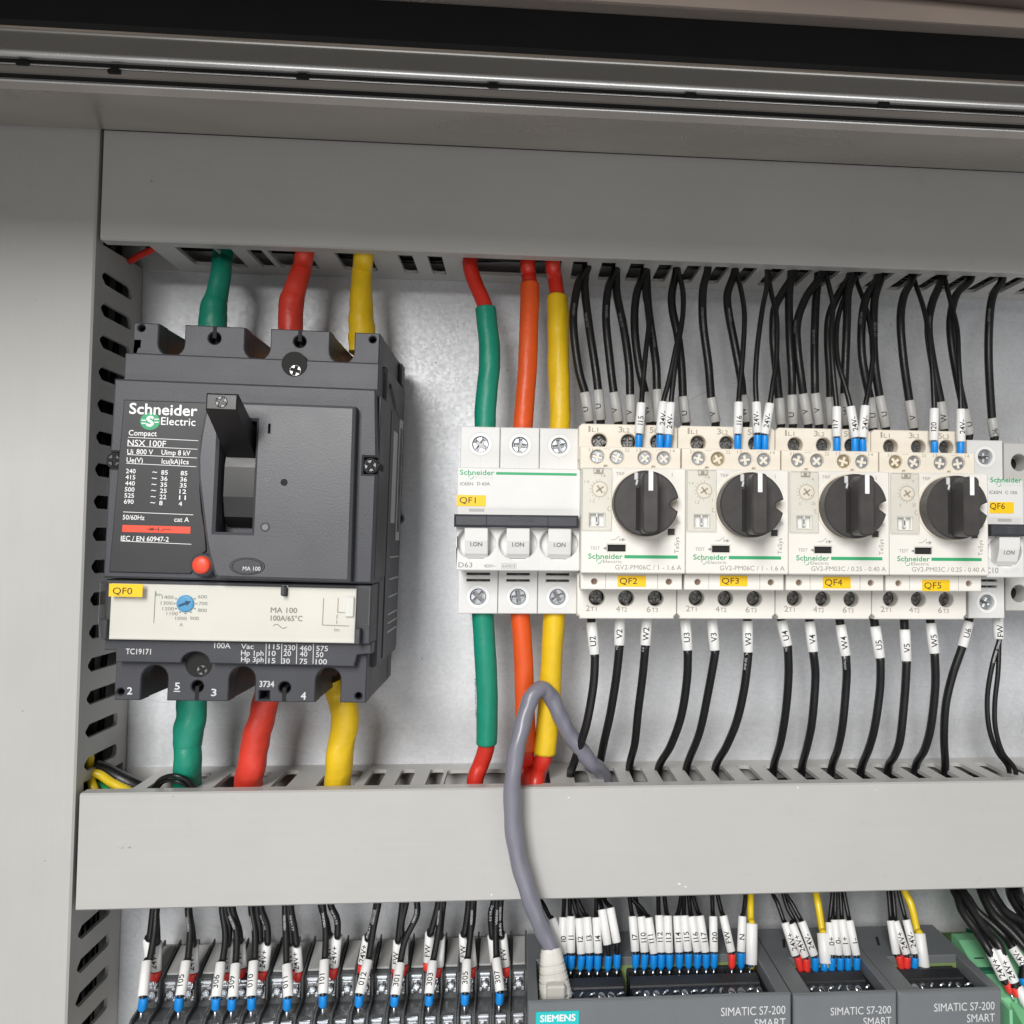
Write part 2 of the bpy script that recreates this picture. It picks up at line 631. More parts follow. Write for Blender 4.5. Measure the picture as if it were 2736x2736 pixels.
    def mesh(s, name, base=(0, 0, 0)):
        me = bpy.data.meshes.new(name)
        B = Vector(base)
        me.from_pydata([W(*(Vector(v) - B)) for v in s.v], [], s.f)
        for q in s.mats:
            me.materials.append(MATS[q])
        me.polygons.foreach_set('material_index', s.m)
        me.polygons.foreach_set('use_smooth', s.sm)
        bm = bmesh.new()
        bm.from_mesh(me)
        bmesh.ops.remove_doubles(bm, verts=bm.verts, dist=1e-7)
        bmesh.ops.recalc_face_normals(bm, faces=bm.faces)
        bm.to_mesh(me)
        bm.free()
        return me

    def build(s, name, parent=None, base=(0, 0, 0)):
        return link(name, s.mesh(name, base), parent)


def link(name, me, parent=None):
    o = bpy.data.objects.new(name, me)
    COL.objects.link(o)
    if parent:
        o.parent = parent
    return o


def thing(name, label, cat, loc=(0, 0, 0), group=None):
    o = bpy.data.objects.new(name, None)
    o.empty_display_size = 0.01
    COL.objects.link(o)
    o.location = W(*loc)
    o['label'] = label
    o['category'] = cat
    if group:
        o['group'] = group
    return o


def tag(o, label, cat, group=None):
    o['label'] = label
    o['category'] = cat
    if group:
        o['group'] = group
    return o


def struct(o):
    o['kind'] = 'structure'
    return o


def spline(pts, per=6):
    P = [Vector(p) for p in pts]
    if len(P) < 3:
        return P
    out = []
    Q = [P[0] * 2 - P[1]] + P + [P[-1] * 2 - P[-2]]
    for i in range(1, len(Q) - 2):
        a, b, c, d = Q[i - 1], Q[i], Q[i + 1], Q[i + 2]
        for k in range(per):
            t = k / per
            out.append(0.5 * ((2 * b) + (c - a) * t + (2 * a - 5 * b + 4 * c - d) * t * t + (3 * b - a - 3 * c + d) * t ** 3))
    out.append(P[-1])
    return out


# a screw head shared by all terminals: pan head with a cross recess; local (x, d, z), radius 1 mm
def screw_mesh(m, kind='cross', r=1.0):
    s = MB()
    a, w = .72 * r, .17 * r
    cross = [(-w, -a), (w, -a), (w, -w), (a, -w), (a, w), (w, w), (w, a), (-w, a), (-w, w), (-a, w), (-a, -w), (-w, -w)]
    slot = [(-.92 * r, -w * .8), (.92 * r, -w * .8), (.92 * r, w * .8), (-.92 * r, w * .8)]
    h = cross if kind == 'cross' else slot
    s.prism(circ(0, 0, r, 20), [h], -.5 * r, 0.0, m, b=.12 * r, back=False)
    s.flat([(-r * .95, -r * .95), (r * .95, -r * .95), (r * .95, r * .95), (-r * .95, r * .95)], -.42 * r, 'zinc_dark') if kind == 'cross' else s.flat(slot, -.3 * r, 'zinc_dark')
    return s


SCREW = {}


def screw(parent, x, d, z, r, m='zinc', kind='cross', tilt=None, rot=None, name='screw'):
    k = (m, kind, r)
    if k not in SCREW:
        SCREW[k] = screw_mesh(m, kind, r).mesh('screw')
    o = link(name, SCREW[k], parent)
    o.location = W(x, d, z)
    o.rotation_euler = (tilt or 0, random.uniform(0, 3.1) if rot is None else rot, 0)
    return o


# ------------------------------------------------------------------ setting: mounting plate, cabinet roof, lip
s = MB()
s.box(-330, 330, -2, 0, -330, 262, 'galvanised', 0)
struct(s.build('mounting_plate'))

XL, XR = -330, 330
roof = MB()
# closed back shell of the enclosure, roof sheet and side wall behind the ducts
roof.box(XL, XR, -12, 60, 240, 243, 'roof_paint', 0)
roof.add([(XL, 0, 240), (XR, 0, 240), (XR, 62, 211), (XL, 62, 211), ], [(0, 1, 2, 3)], 'roof_paint')
struct(roof.build('cabinet_roof'))


def extrude_profile(prof, x0, x1, m, mb=None, smooth=False):
    mb = mb or MB()
    n = len(prof)
    vs = [(x0, p[0], p[1]) for p in prof] + [(x1, p[0], p[1]) for p in prof]
    mb.add(vs, [[i, i + 1, n + i + 1, n + i] for i in range(n - 1)], m, smooth)
    return mb


def arc(cd, cz, r, a0, a1, n=6):
    return [(cd + r * math.cos(R_(a0 + (a1 - a0) * i / n)), cz + r * math.sin(R_(a0 + (a1 - a0) * i / n))) for i in range(n + 1)]


# the bent front lip: face, rolled edge, gutter, inner flange, second rolled edge, return to the roof
lip = thing('cabinet_lip', 'dark grey bent sheet lip with a gutter running above the ducts', 'cabinet frame', (0, 150, 170))
m_ = extrude_profile([(151.2, 182.9), (150.3, 182.9), (150, 182.5), (150, 176.4)], -330, 330, 'lip_paint')
extrude_profile(arc(147.6, 176.4, 2.4, 0, -75, 9), -330, 330, 'lip_highlight', m_, True)
extrude_profile(arc(147.6, 176.4, 2.4, -75, -110, 3), -330, 330, 'lip_paint', m_, True)
m_.build('front_fold', lip, (0, 150, 170))
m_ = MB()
m_.box(-330, 330, 144, 147.7, 172.5, 174.6, 'clip_and_shade_black', 0)  # black strip: shade inside the gutter put into the colour
m_.build('gutter_shade_strip', lip, (0, 150, 170))
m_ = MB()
m_.box(-330, 330, 144, 147.0, 167.5, 169.4, 'clip_and_shade_black', 0)  # second strip of painted gutter shade
m_.build('gutter_shade_strip', lip, (0, 150, 170))
m_ = extrude_profile(arc(147.9, 172.15, .34, 60, -110, 5), -330, 330, 'lip_highlight', None, True)
extrude_profile([(147.7, 171.7), (148.3, 171.5), (147.9, 169.4), (147, 169.2)], -330, 330, 'roof_paint', m_)
m_.build('gutter_rail', lip, (0, 150, 170))
m_ = extrude_profile(arc(146.9, 166.9, .75, 60, -60, 8), -330, 330, 'lip_highlight', None, True)
extrude_profile([(147.27, 166.3), (145.4, 164.5), (53.2, 193.4), (53, 215)], -330, 330, 'roof_paint', m_)
m_.build('inner_fold', lip, (0, 150, 170))
for u, v in ((60, 168), (305, 190), (808, 206), (1318, 229), (1846, 254), (2362, 277)):
    p = at(u, v, 148.6)
    s = MB()
    s.prism(rrect(p[0] - 2.2, p[0] + 2.2, p[2] - .9, p[2] + .7, .5, 2), [], 147.6, 149.0, 'clip_and_shade_black', b=.2)
    s.box(p[0] - 1.4, p[0] + 1.4, 147.2, 148.6, p[2] + .4, p[2] + 1.7, 'clip_and_shade_black', .2)
    s.build('fixing_clip', lip, (0, 150, 170))
s = MB()
s.box(-330, 330, 152, 156, 183.2, 210, 'clip_and_shade_black', 0)  # black sheet in place of the unlit gap above the lip
s.box(-330, 330, 156, 175, 206, 210, 'clip_and_shade_black', 0)
tag(s.build('dark_gap_strip'), 'black sheet standing for the dark gap above the grey lip of the cabinet', 'dark gap')
s = MB()
pr = [(176, 213), (176, 185.2), (177, 184.2), (189, 178.6), (189.8, 176.6), (214, 164.2), (216, 164.6), (216, 213)]  # underside drawn forward and down, added to shade the panel top
s.add([(-330, p[0], p[1]) for p in pr] + [(330, p[0], p[1]) for p in pr], [[i, (i + 1) % 7, 7 + (i + 1) % 7, 7 + i] for i in range(7)] + [list(range(7)), list(range(7, 14))[::-1]], 'beam_paint')
tag(s.build('door_frame_beam'), 'brownish grey metal beam across the very top of the picture', 'beam')


s = MB()
s.box(-292, -289, 0, 150, -330, 240, 'lip_paint', 0)  # unseen side wall, added to cut the light from the left
struct(s.build('added_cabinet_side'))

# ------------------------------------------------------------------ wire ducts
Z1, H1, Z2, H2, DD = 143.9, 50.3, -101.4, 49.7, 51.5


def slot_poly(x0, x1, d0, d1):
    w = (x1 - x0)
    c = min(w * .40, 2.6)
    k = min(w * .45, 2.4)
    back = [(x0 + k - k * math.sin(R_(t)), d0 + k - k * math.cos(R_(t))) for t in (90, 60, 30, 0)]
    back2 = [(x1 - k + k * math.sin(R_(t)), d0 + k - k * math.cos(R_(t))) for t in (0, 30, 60, 90)]
    return back + back2 + [(x1, d1 - c * 1.3), (x1 - c, d1), (x0 + c, d1), (x0, d1 - c * 1.3)]


def h_duct(z0, h, label, wide_top, wide_bot, x0=-186.9, x1=330, phase=0.0, skip=()):
    t = thing('wire_duct', label, 'cable duct', (x0, 0, z0))
    b = (x0, 0, z0)
    l = MB()
    # lid: front plate with wrapped edges
    l.prism([(44.5, z0 - .2), (50.7, z0 - .2), (51.5, z0 + .5), (51.5, z0 + h - .5), (50.7, z0 + h + .2), (44.5, z0 + h + .2), (44.5, z0 + h - 1.0), (50.2, z0 + h - 1.0), (50.2, z0 + 1.0), (44.5, z0 + 1.0)],
            [], x0, x1, 'duct_grey', axis='x', b=0)
    l.build('lid', t, b)
    for z, wide, nm in ((z0 + h - 3.2, wide_top, 1), (z0 + 1.4, wide_bot, -1)):
        sl = []
        x = x0 + 6 + phase
        while wide and x < x0 + 18.5:
            x += 13.95
        while x < x1 - 8:
            for a, c in wide:
                if a < x + 7.5 and x < c + .5:
                    break
            else:
                sl.append(slot_poly(x, x + 7.0, 10.5, 43.0))
            x += 13.95
        for a, c in wide:
            sl.append(slot_poly(a, c, 12.5, 43.0))
        w = MB()
        w.prism(rrect(x0 + (16.5 if wide else .5), x1, 1.0, 50), sl, z, z + 1.8, 'duct_wall', axis='z', b=0.0)
        w.build('slotted_wall', t, b)
    s = MB()
    s.box(x0 + .5, x1, 0.1, 1.4, z0 + 1.5, z0 + h - 1.5, 'duct_wall', 0)
    s.build('base', t, b)
    return t


def spans(z, lst):
    """Broken-out wide slots: photo pixels of left and right ends -> x range on the wall."""
    out = []
    for u0, u1, v in lst:
        a, c = atz(u0, v, z), atz(u1, v, z)
        out.append((a[0], c[0]))
    return out


wt = spans(Z1, [(492, 590, 690), (740, 842, 708), (912, 1002, 714), (1240, 1500, 716)])
wb = spans(Z2, [(425, 545, 2075), (598, 710, 2072), (860, 960, 2072), (1190, 1470, 2070)])
top_duct = h_duct(Z1, H1, 'long grey cable duct across the top, above the breakers', [], wt, phase=-2.0)
low_duct = h_duct(Z2 - H2, H2, 'long grey cable duct below the breakers, crossed by the grey network cable', wb, [], phase=1.5)

# upright duct at the left
vd = thing('wire_duct', 'upright grey cable duct along the left edge of the panel', 'cable duct', (-189, 0, 0))
b0 = (-189, 0, 0)
s = MB()
s.prism([(-262, 44), (-262, 50.7), (-261.2, 51.5), (-189.8, 51.5), (-189, 50.7), (-189, 44), (-190, 44), (-190, 50.2), (-261, 50.2), (-261, 44)], [], -320, 195.3, 'duct_grey_upright', axis='z', b=0)
s.build('lid', vd, b0)
sl = []
z = 131.5
while z > -300:
    if not (-153 < z < -95):
        sl.append([(q[1], q[0]) for q in slot_poly(z - 4.9, z + 1.3, 11.5, 43)])
    z -= 14.75
s = MB()
s.prism([(1, -320), (50, -320), (50, 143.7), (1, 146)], sl + [[(4, -149), (48, -149), (48, -98.6), (4, -99.4)]], -191.2, -189.4, 'duct_wall', axis='x', b=0)
s.build('slotted_wall', vd, b0)
s = MB()
s.box(-262, -260.5, 1, 50, -320, 195, 'duct_wall', 0)
s.box(-260, -191, .1, 1.4, -320, 195, 'duct_wall', 0)
s.build('base', vd, b0)

# DIN rails
for z, lab, x0 in ((19.7, 'yellow zinc mounting rail showing at the left end of the breaker row', -28), (-208, 'mounting rail behind the lower row of terminal blocks', -175)):
    s = MB()
    pr = [(0.2, z - 12.5), (6.5, z - 12.5), (6.5, z - 17.5), (7.5, z - 17.5), (7.5, z - 11.5), (1.2, z - 11.5), (1.2, z + 11.5), (7.5, z + 11.5), (7.5, z + 17.5), (6.5, z + 17.5), (6.5, z + 12.5), (.2, z + 12.5)]
    s.prism(pr, [], x0, 320, 'zinc_yellow', axis='x', b=0)
    tag(s.build('mounting_rail'), lab, 'rail')


# ------------------------------------------------------------------ big moulded-case breaker QF0
NX, NA = -161.98, R_(-0.978)
ncb = thing('moulded_case_breaker', 'large black moulded case breaker with a toggle lever, tagged QF0', 'circuit breaker', (NX, 0, 0))
ncb.rotation_euler = (0, -NA, 0)


def nl(c, u, v, d):
    p = cat_(c, u, v, d)
    X, Z = p[0] - NX, p[2]
    return X * math.cos(-NA) - Z * math.sin(-NA), X * math.sin(-NA) + Z * math.cos(-NA)


def txt_px(mb, st, c, u0, v0, u1, cap, d, m, loc, bold=0.0, back=.0, v1=None):
    """Lettering whose baseline runs from photo point (u0,v0) to u1; cap height in the same crop pixels."""
    a, b = loc(c, u0, v0, d), loc(c, u1, v0 if v1 is None else v1, d)
    w = b[0] - a[0]
    mb.text(st, a[0], a[1], d, cap * w / (u1 - u0), m, w=w, bold=bold)


# base and body
s = MB()
s.box(0, 105, 16, 74, -42, 87, 'charcoal', .8)
s.box(2, 103, 14, 26, -55, 99.3, 'charcoal', .6)
s.box(12, 93, .5, 16, -40, 85, 'charcoal', .6)
s.build('body', ncb)
s = MB()
TABS = ((2.8, 12.9), (23.3, 47.5), (57.9, 82.2), (92.3, 102.8))
# upper and lower terminal shrouds: upright blocks with round-bottomed bays between them
def shroud(top):
    sg = 1 if top else -1
    zb, ze = (85.5, 99.2) if top else (-39, -55.2)
    bay = .0
    pts = [(2.0, zb - sg * 3)]
    seq = TABS
    out = [(2.8, zb - sg * 4), (2.8, ze)]
    for i, (a, c) in enumerate(seq):
        if i:
            pa = seq[i - 1][1]
            r = (a - pa) / 2
            cx = (a + pa) / 2
            zc = (86.3 + r - .4) if top else (-41.4 - r + .4)
            for k in range(11):
                t = math.pi * k / 10
                out.append((cx - r * math.cos(t), zc - sg * r * math.sin(t)))
            out.append((a, ze))
        else:
            pass
        out.append((c, ze))
    out.append((102.8, zb - sg * 4))
    return out


holes_t = [circ(35.3, 94.1, 2.5, 16), circ(69.9, 94.3, 2.5, 16), circ(99.8, 96.5, 1.4, 12), circ(5.9, 97.0, 1.4, 12), rrect(3.6, 5.6, 89, 91.6)]
s.prism(shroud(True), holes_t, 74.5, 83.4, 'charcoal', b=.45)
for (a, c) in TABS:
    s.box(a, c, 22, 74.4, 80, 99.1, 'charcoal', .3)
s.build('terminal_shroud', ncb)
s = MB()
holes_b = [circ(35.1, -49.3, 2.4, 16), circ(69.8, -49.4, 2.4, 16), circ(99.7, -52.4, 1.4, 12), circ(5.1, -51.9, 1.4, 12), rrect(59.8, 63.8, -54.3, -50.8)]
s.prism(shroud(False), holes_b, 74.5, 83.4, 'charcoal', b=.45)
for (a, c) in TABS:
    s.box(a, c, 22, 74.4, -55.1, -38, 'charcoal', .3)
s.build('terminal_shroud', ncb)
for x, z, r, h in ((35.3, 94.1, 2.45, 99.1), (69.9, 94.3, 2.45, 98.8), (35.1, -49.3, 2.35, -55.0), (69.8, -49.4, 2.35, -55.1), (99.8, 96.5, 1.35, 0), (5.9, 97.0, 1.35, 0), (99.7, -52.4, 1.35, 0), (5.1, -51.9, 1.35, 0)):
    s = MB()
    if h:
        s.box(x - .75, x + .75, 76, 83.55, min(z, h), max(z, h), 'black_matt', 0)
    s.prism(circ(x, z, r, 14), [], 76, 77.5, 'black_matt', b=0)
    s.build('keyhole', ncb)
for cx in (18.3, 52.9, 87.2):
    for zt, zz in ((91, 1), (-47, -1)):
        s = MB()
        s.box(cx - 4.6, cx + 4.6, 34, 37, min(zt - 7 * zz, zt + 8 * zz), max(zt - 7 * zz, zt + 8 * zz), 'copper', .3)
        lug = s.build('cable_lug', ncb)
        sc = screw(ncb, cx, 40, zt - 1 * zz, 4.0, 'zinc')
# recess band and front cover
s = MB()
s.box(1.2, 103.6, 73.5, 86.5, -1, 86.0, 'charcoal', .6)
s.build('front_shoulder', ncb)
s = MB()
# front cover: with the two screw niches at its sides
s.prism([(0, -5.6), (105, -5.6), (105, 39), (99.6, 39), (99.6, 46), (105, 46), (103.6, 74.1), (0.3, 74.1), (0.1, 44.5), (3.4, 44.5), (3.4, 38), (0, 38)], [rrect(44.2, 58.2, 13.6, 58.5)], 70, 92.5, 'charcoal', b=.8)
s.box(104.0, 105.2, 30, 88, -4, 72, 'charcoal', .3)
s.build('front_cover', ncb)
# raised operating panel with a curved left edge
s = MB()
left = [(39.6, 65.8), (37.9, 60), (36.7, 51), (36.2, 43), (36.7, 35), (38, 27), (39.3, 19), (40.8, 10), (42.2, 4), (43.4, .5), (44.5, -3.0), (46, -4.4)]
nose = left + [(97.2, -4.8), (96.6, 65.8)]
s.prism(nose, [rrect(44.0, 58.2, 13.8, 58.4)], 92.4, 98.6, 'charcoal_smooth', b=1.1)
s.build('operating_panel', ncb)
# label panel
s = MB()
s.prism([(2.6, -3.2), (33.6, -3.2), (35.4, -1), (36, 3.5), (39.5, 6), (38.6, 14), (37, 22), (36, 30), (35.5, 38), (35.8, 50), (37, 60), (38.7, 65.6), (4.8, 65.6)], [], 92.3, 93.4, 'label_black', b=.3)
lab = s.build('rating_plate', ncb)
# toggle
s = MB()
s.box(44.6, 57.8, 80, 81, 14, 58, 'black_matt', 0)
k0 = 16
s.prism([(82, 15.5), (88, 16), (92.5, 20), (95, 28), (95, 40), (92, 50), (86, 56), (82, 57)], [], 45.6, 57.4, 'black_gloss', axis='x', b=0)
tb = [(45.9, 57.2, 90, 52.6, 41.4), (45.4, 57.6, 119.5, 65.6, 59.2)]
vs, fs = [], []
(xa, xb, d, zt, zb), (xc, xd, e, yt, yb) = tb
vs = [(xa, d, zb), (xb, d, zb), (xb, d, zt), (xa, d, zt), (xc + .3, e - .4, yb), (xd - .3, e - .4, yb), (xd - .3, e - .4, yt), (xc + .3, e - .4, yt),
      (xc + .9, e + .2, yb + .6), (xd - .9, e + .2, yb + .6), (xd - .9, e + .2, yt - .6), (xc + .9, e + .2, yt - .6)]
for o in (0, 4):
    for i in range(4):
        j = (i + 1) % 4
        fs.append([o + i, o + j, o + 4 + j, o + 4 + i])
fs.append([8, 9, 10, 11])
s.add(vs, fs, 'black_gloss')
tg = s.build('toggle_lever', ncb)
sc = screw(tg, 51.4, 119.95, 62.4, 2.3, 'screw_black', rot=.4)
# toggle marks, hole, push button, plate MA 100
s = MB()
s.prism(rrect(62.8, 63.9, 53.4, 57.6, .4, 2), [rrect(63.05, 63.65, 53.7, 57.3)], 98.5, 98.9, 'charcoal_smooth', b=.1)
s.ring(63.4, 16.2, 1.2, 1.9, 98.75, 'label_black')
s.ring(63.4, 16.2, .1, 1.2, 98.7, 'print_grey')
s.line((62, 35.6), (65.2, 35.5), .25, 98.75, 'print_grey')
s.line((62, 35.6), (63.7, 34), .25, 98.75, 'print_grey')
s.line((65.2, 35.5), (63.7, 34), .25, 98.75, 'print_grey')
s.prism(circ(70, 34.2, 1.4, 16), [], 98.5, 98.72, 'black_matt', b=0)
s.prism(circ(39.6, .6, 4.6, 24), [], 92, 97.8, 'charcoal', b=.6)
s.prism(circ(57.2, .5, 7.0, 28, 3.6), [], 96, 98.9, 'charcoal', b=.4)
s.build('panel_mark', ncb)
s = MB()
s.lathe([(0, 3.6), (3.2, 3.5), (3.9, 2.9), (4.1, 1.2)], (39.6, 95.5, .6), (0, 1, 0), 'signal_red', 24)
s.build('trip_button', ncb)
s = MB()
s.ring(57.2, .5, 5.6, 5.9, 99.0, 'black_matt', rz=.5)
txt_px(s, 'MA 100', 'B', 912, 659, 1008, 22, 99.0, 'print_light', nl, .012)
s.build('printed_lettering', ncb)
for x, z in ((102.3, 42.5), (1.4, 41.3)):
    s = MB()
    s.prism(circ(x, z, 3.3, 20), [], 78, 91.2, 'black_matt', b=.2)
    s.build('screw_niche', ncb)
    screw(ncb, x, 91.5, z, 2.6, 'screw_black')
s = MB()
s.prism(circ(68.9, 84.1, 5.2, 24), [], 83.2, 86.75, 'black_matt', b=0)
s.build('screw_well', ncb)
screw(ncb, 69.4, 86.8, 81.4, 2.5, 'zinc_dark', rot=.3)
# trip unit: white panel under a clear flap
s = MB()
s.box(0, 104.4, 60, 89, -30.6, -6.4, 'charcoal', .5)
s.prism([(0, -30.4), (104.6, -30.4), (104.6, -6.2), (0, -6.2)], [], 60, 90, 'charcoal', b=.5)
s.build('trip_unit', ncb)
s = MB()
s.prism([(2.9, -29.9), (98.6, -29.9), (98.6, -7.8), (2.9, -7.8)], [rrect(69.4, 71.2, -11.2, -7.4)], 89.9, 91.2, 'white_print_panel', b=.25)
s.box(94.6, 98.0, 91.0, 92.4, -19.2, -11.0, 'white_paint', .3)
wp = s.build('dial_panel', ncb)
s = MB()
DT = 91.32
for grp in (0, 1):
  s = MB() if grp else s
  for st, u, v, w_ in [q for q in (('1400', 370, 272, 70), ('1300', 362, 308, 72), ('1200', 372, 342, 70), ('1100', 397, 372, 68), ('1000', 450, 401, 70), ('900', 540, 401, 53),
                     ('800', 588, 352, 54), ('700', 593, 311, 53), ('600', 588, 270, 55), ('A', 475, 440, 22), ('Im', 333, 256, 34), ('MA 100', 1030, 356, 160), ('100A/65°C', 1030, 405, 192), ('Im', 1417, 471, 30)) if (q[1] > 900) == bool(grp)]:
    txt_px(s, st, 'E', u, v, u + w_, 32 if u == 1030 else 21, DT, 'print_faint', nl, .012 if u == 1030 else 0.0)
  for (a, b, c, d) in ((330, 225, 320, 420), (1352, 268, 1344, 432), (1344, 432, 1506, 438), (1440, 268, 1437, 355), (1437, 355, 1510, 359), (1434, 368, 1432, 395), (1432, 402, 1431, 425)):
    if (a > 900) == bool(grp):
        s.line(nl('E', a, b, DT), nl('E', c, d, DT), .28, DT, 'print_faint')
  if not grp:
    for k in range(9):
        t = R_(30 - 30 * k)
        q = nl('E', 512 + 66 * math.cos(t), 302 - 60 * math.sin(t), DT)
        s.line((q[0] - .35, q[1]), (q[0] + .35, q[1]), .5, DT, 'print_faint')
    s.build('dial_numerals', wp)
pv = None
for k in range(13):
    q = nl('E', 1045 + 82 * k / 12, 438 + 4 * k / 12 - 12 * math.sin(2 * math.pi * k / 12), DT)
    if pv:
        s.line(pv, q, .28, DT, 'print_faint')
    pv = q
s.build('printed_lettering', wp)
s = MB()
cx, cz = nl('E', 512, 302, 91.5)
s.lathe([(0, 3.4), (.9, 3.4), (1.2, 3.1), (1.25, 2.5)], (cx, 90.8, cz), (0, 1, 0), 'dial_blue', 28)
aa = R_(22)
arr = [(-2.5, -.45), (.4, -.45), (.4, -1.1), (2.6, 0), (.4, 1.1), (.4, .45), (-2.5, .45)]
s.flat([(cx + p * math.cos(aa) - q * math.sin(aa), cz + p * math.sin(aa) + q * math.cos(aa)) for p, q in arr], 92.12, 'dial_navy')
s.build('setting_dial', ncb)
s = MB()
s.prism([(-.2, -22), (.8, -29.6), (2, -29.6), (2.0, -29.4), (101.2, -29.4), (101.2, -22.2), (104.4, -22.2), (104.4, -7.2), (-.2, -7.2)], [], 93.2, 94.4, 'clear_cover', b=.4)
s.box(-.4, .6, 86, 93.2, -29, -7.2, 'clear_cover', 0)
s.build('clear_flap', ncb)
s = MB()
for q in ((99.2, 101.2, 88, 94.6, -29.9, -23.6), (-.6, 2.2, 84, 92, -29.6, -22), (69.5, 71.1, 88, 94.8, -11, -7.2)):
    s = MB()
    s.box(*q, 'charcoal', .25)
    s.build('flap_catch', ncb)
s = MB()
a, b = nl('E', 50, 180, 94.6), nl('E', 250, 262, 94.6)
s.box(a[0], b[0], 94.42, 94.6, b[1], a[1], 'tag_yellow', 0)
nt_ = s.build('name_tag', ncb)
s = MB()
txt_px(s, 'QF0', 'E', 70, 243, 188, 41, 94.68, 'print_black', nl)
s.build('printed_lettering', nt_)
# lower band and tabs lettering
s = MB()
pts = [(4.6, -39.3), (30.0, -39.3)] + [(35.3 - 5.6 * math.cos(math.pi * k / 10), -39.3 + 4.6 * math.sin(math.pi * k / 10)) for k in range(1, 10)] + [(41, -39.3), (98.3, -39.8), (99.4, -35), (105, -34.4), (105, -30), (0, -30), (0, -34.6), (4.5, -34.6)]
s.prism(pts, [], 80, 88, 'charcoal', b=.4)
s.build('lower_band', ncb)
s = MB()
s.prism(circ(35.3, -40.2, 5.4, 24), [], 83.2, 83.6, 'black_matt', b=0)
s.build('screw_well', ncb)
screw(ncb, 36.8, 83.9, -42.6, 2.2, 'zinc_dark', rot=1)
s = MB()
PL = 'print_light'
txt_px(s, 'TC19171', 'E', 150, 608, 302, 34, 88.1, PL, nl, .012)
txt_px(s, '100A', 'E', 687, 572, 785, 33, 88.1, PL, nl, .012)
for st, u, v, w_ in (('Vac', 850, 576, 76), ('Hp 1ph', 850, 616, 136), ('Hp 3ph', 850, 655, 137), ('115', 1018, 578, 68), ('10', 1018, 619, 42), ('15', 1016, 663, 42), ('230', 1110, 584, 68), ('20', 1108, 619, 45), ('30', 1100, 665, 46),
                     ('460', 1207, 587, 70), ('40', 1207, 622, 45), ('75', 1205, 667, 46), ('575', 1307, 589, 70), ('50', 1305, 627, 44), ('100', 1303, 669, 68)):
    txt_px(s, st, 'E', u, v, u + w_, 31, 88.1, PL, nl, .012)
for u in (1003, 1098, 1189, 1290):
    s.line(nl('E', u, 545, 88.1), nl('E', u - 3, 668, 88.1), .3, 88.1, PL)
s.build('printed_lettering', ncb)
for st, u, v, w_, c in (('2', 158, 852, 30, 43), ('5', 447, 823, 30, 42), ('3', 668, 862, 31, 43), ('3734', 962, 807, 88, 36), ('4', 1213, 884, 30, 45)):
    s = MB()
    txt_px(s, st, 'E', u, v, u + w_, c, 83.5, PL, nl, .02)
    if st == '5':
        s.line(nl('E', 441, 834, 83.5), nl('E', 480, 835, 83.5), .4, 83.5, PL)
    s.build('printed_numeral', ncb)
# rating plate lettering
s = MB()
LD = 93.5
WP = 'white_paint'
txt_px(s, 'Schneider', 'F', 172, 602, 582, 66, LD, WP, nl, .02, v1=620)
txt_px(s, 'Electric', 'F', 364, 670, 573, 48, LD, WP, nl, .006)
txt_px(s, 'Compact', 'F', 168, 734, 338, 33, LD, WP, nl, .012)
txt_px(s, 'NSX 100F', 'F', 161, 797, 394, 38, LD, WP, nl, .008)
for st, u, v, w_ in (('Ui', 159, 848, 35), ('800 V', 215, 848, 100), ('Uimp 8 kV', 367, 852, 175), ('Ue(V)', 155, 898, 98), ('Icu(kA)', 368, 906, 112), ('Ics', 487, 909, 45)):
    txt_px(s, st, 'F', u, v, u + w_, 31, LD, WP, nl, .012)
for a, b, c in ((746, 165, 590), (798, 160, 586), (851, 158, 583), (904, 153, 579)):
    s.line(nl('F', b, a, LD), nl('F', c, a + 21, LD), .22, LD, WP)
for i, (x, y, z) in enumerate((('240', '85', '85'), ('415', '36', '36'), ('440', '35', '35'), ('500', '25', '12'), ('525', '22', '11'), ('690', '8', '4'))):
    v = 130 + 33.2 * i
    sh = -2.2 * i
    txt_px(s, x, 'B', 278 + sh, v, 330 + sh, 24, LD, WP, nl, .012)
    txt_px(s, '~', 'B', 421 + sh, v + 4, 447 + sh, 24, LD, WP, nl, .02)
    txt_px(s, y, 'B', 469 + sh, v + 8, (505 if len(y) > 1 else 487) + sh, 24, LD, WP, nl, .012)
    txt_px(s, z, 'B', 575 + sh, v + 12, (611 if len(z) > 1 else 593) + sh, 24, LD, WP, nl, .012)
s.line(nl('B', 262, 341, LD), nl('B', 643, 357, LD), .22, LD, WP)
txt_px(s, '50/60Hz', 'B', 260, 382, 378, 26, LD, WP, nl, .008)
txt_px(s, 'cat A', 'B', 540, 394, 620, 26, LD, WP, nl, .008)
txt_px(s, 'IEC / EN 60947-2', 'B', 250, 497, 510, 27, LD, WP, nl, .012)
s.line(nl('B', 250, 499, LD), nl('B', 633, 517, LD), .22, LD, WP)
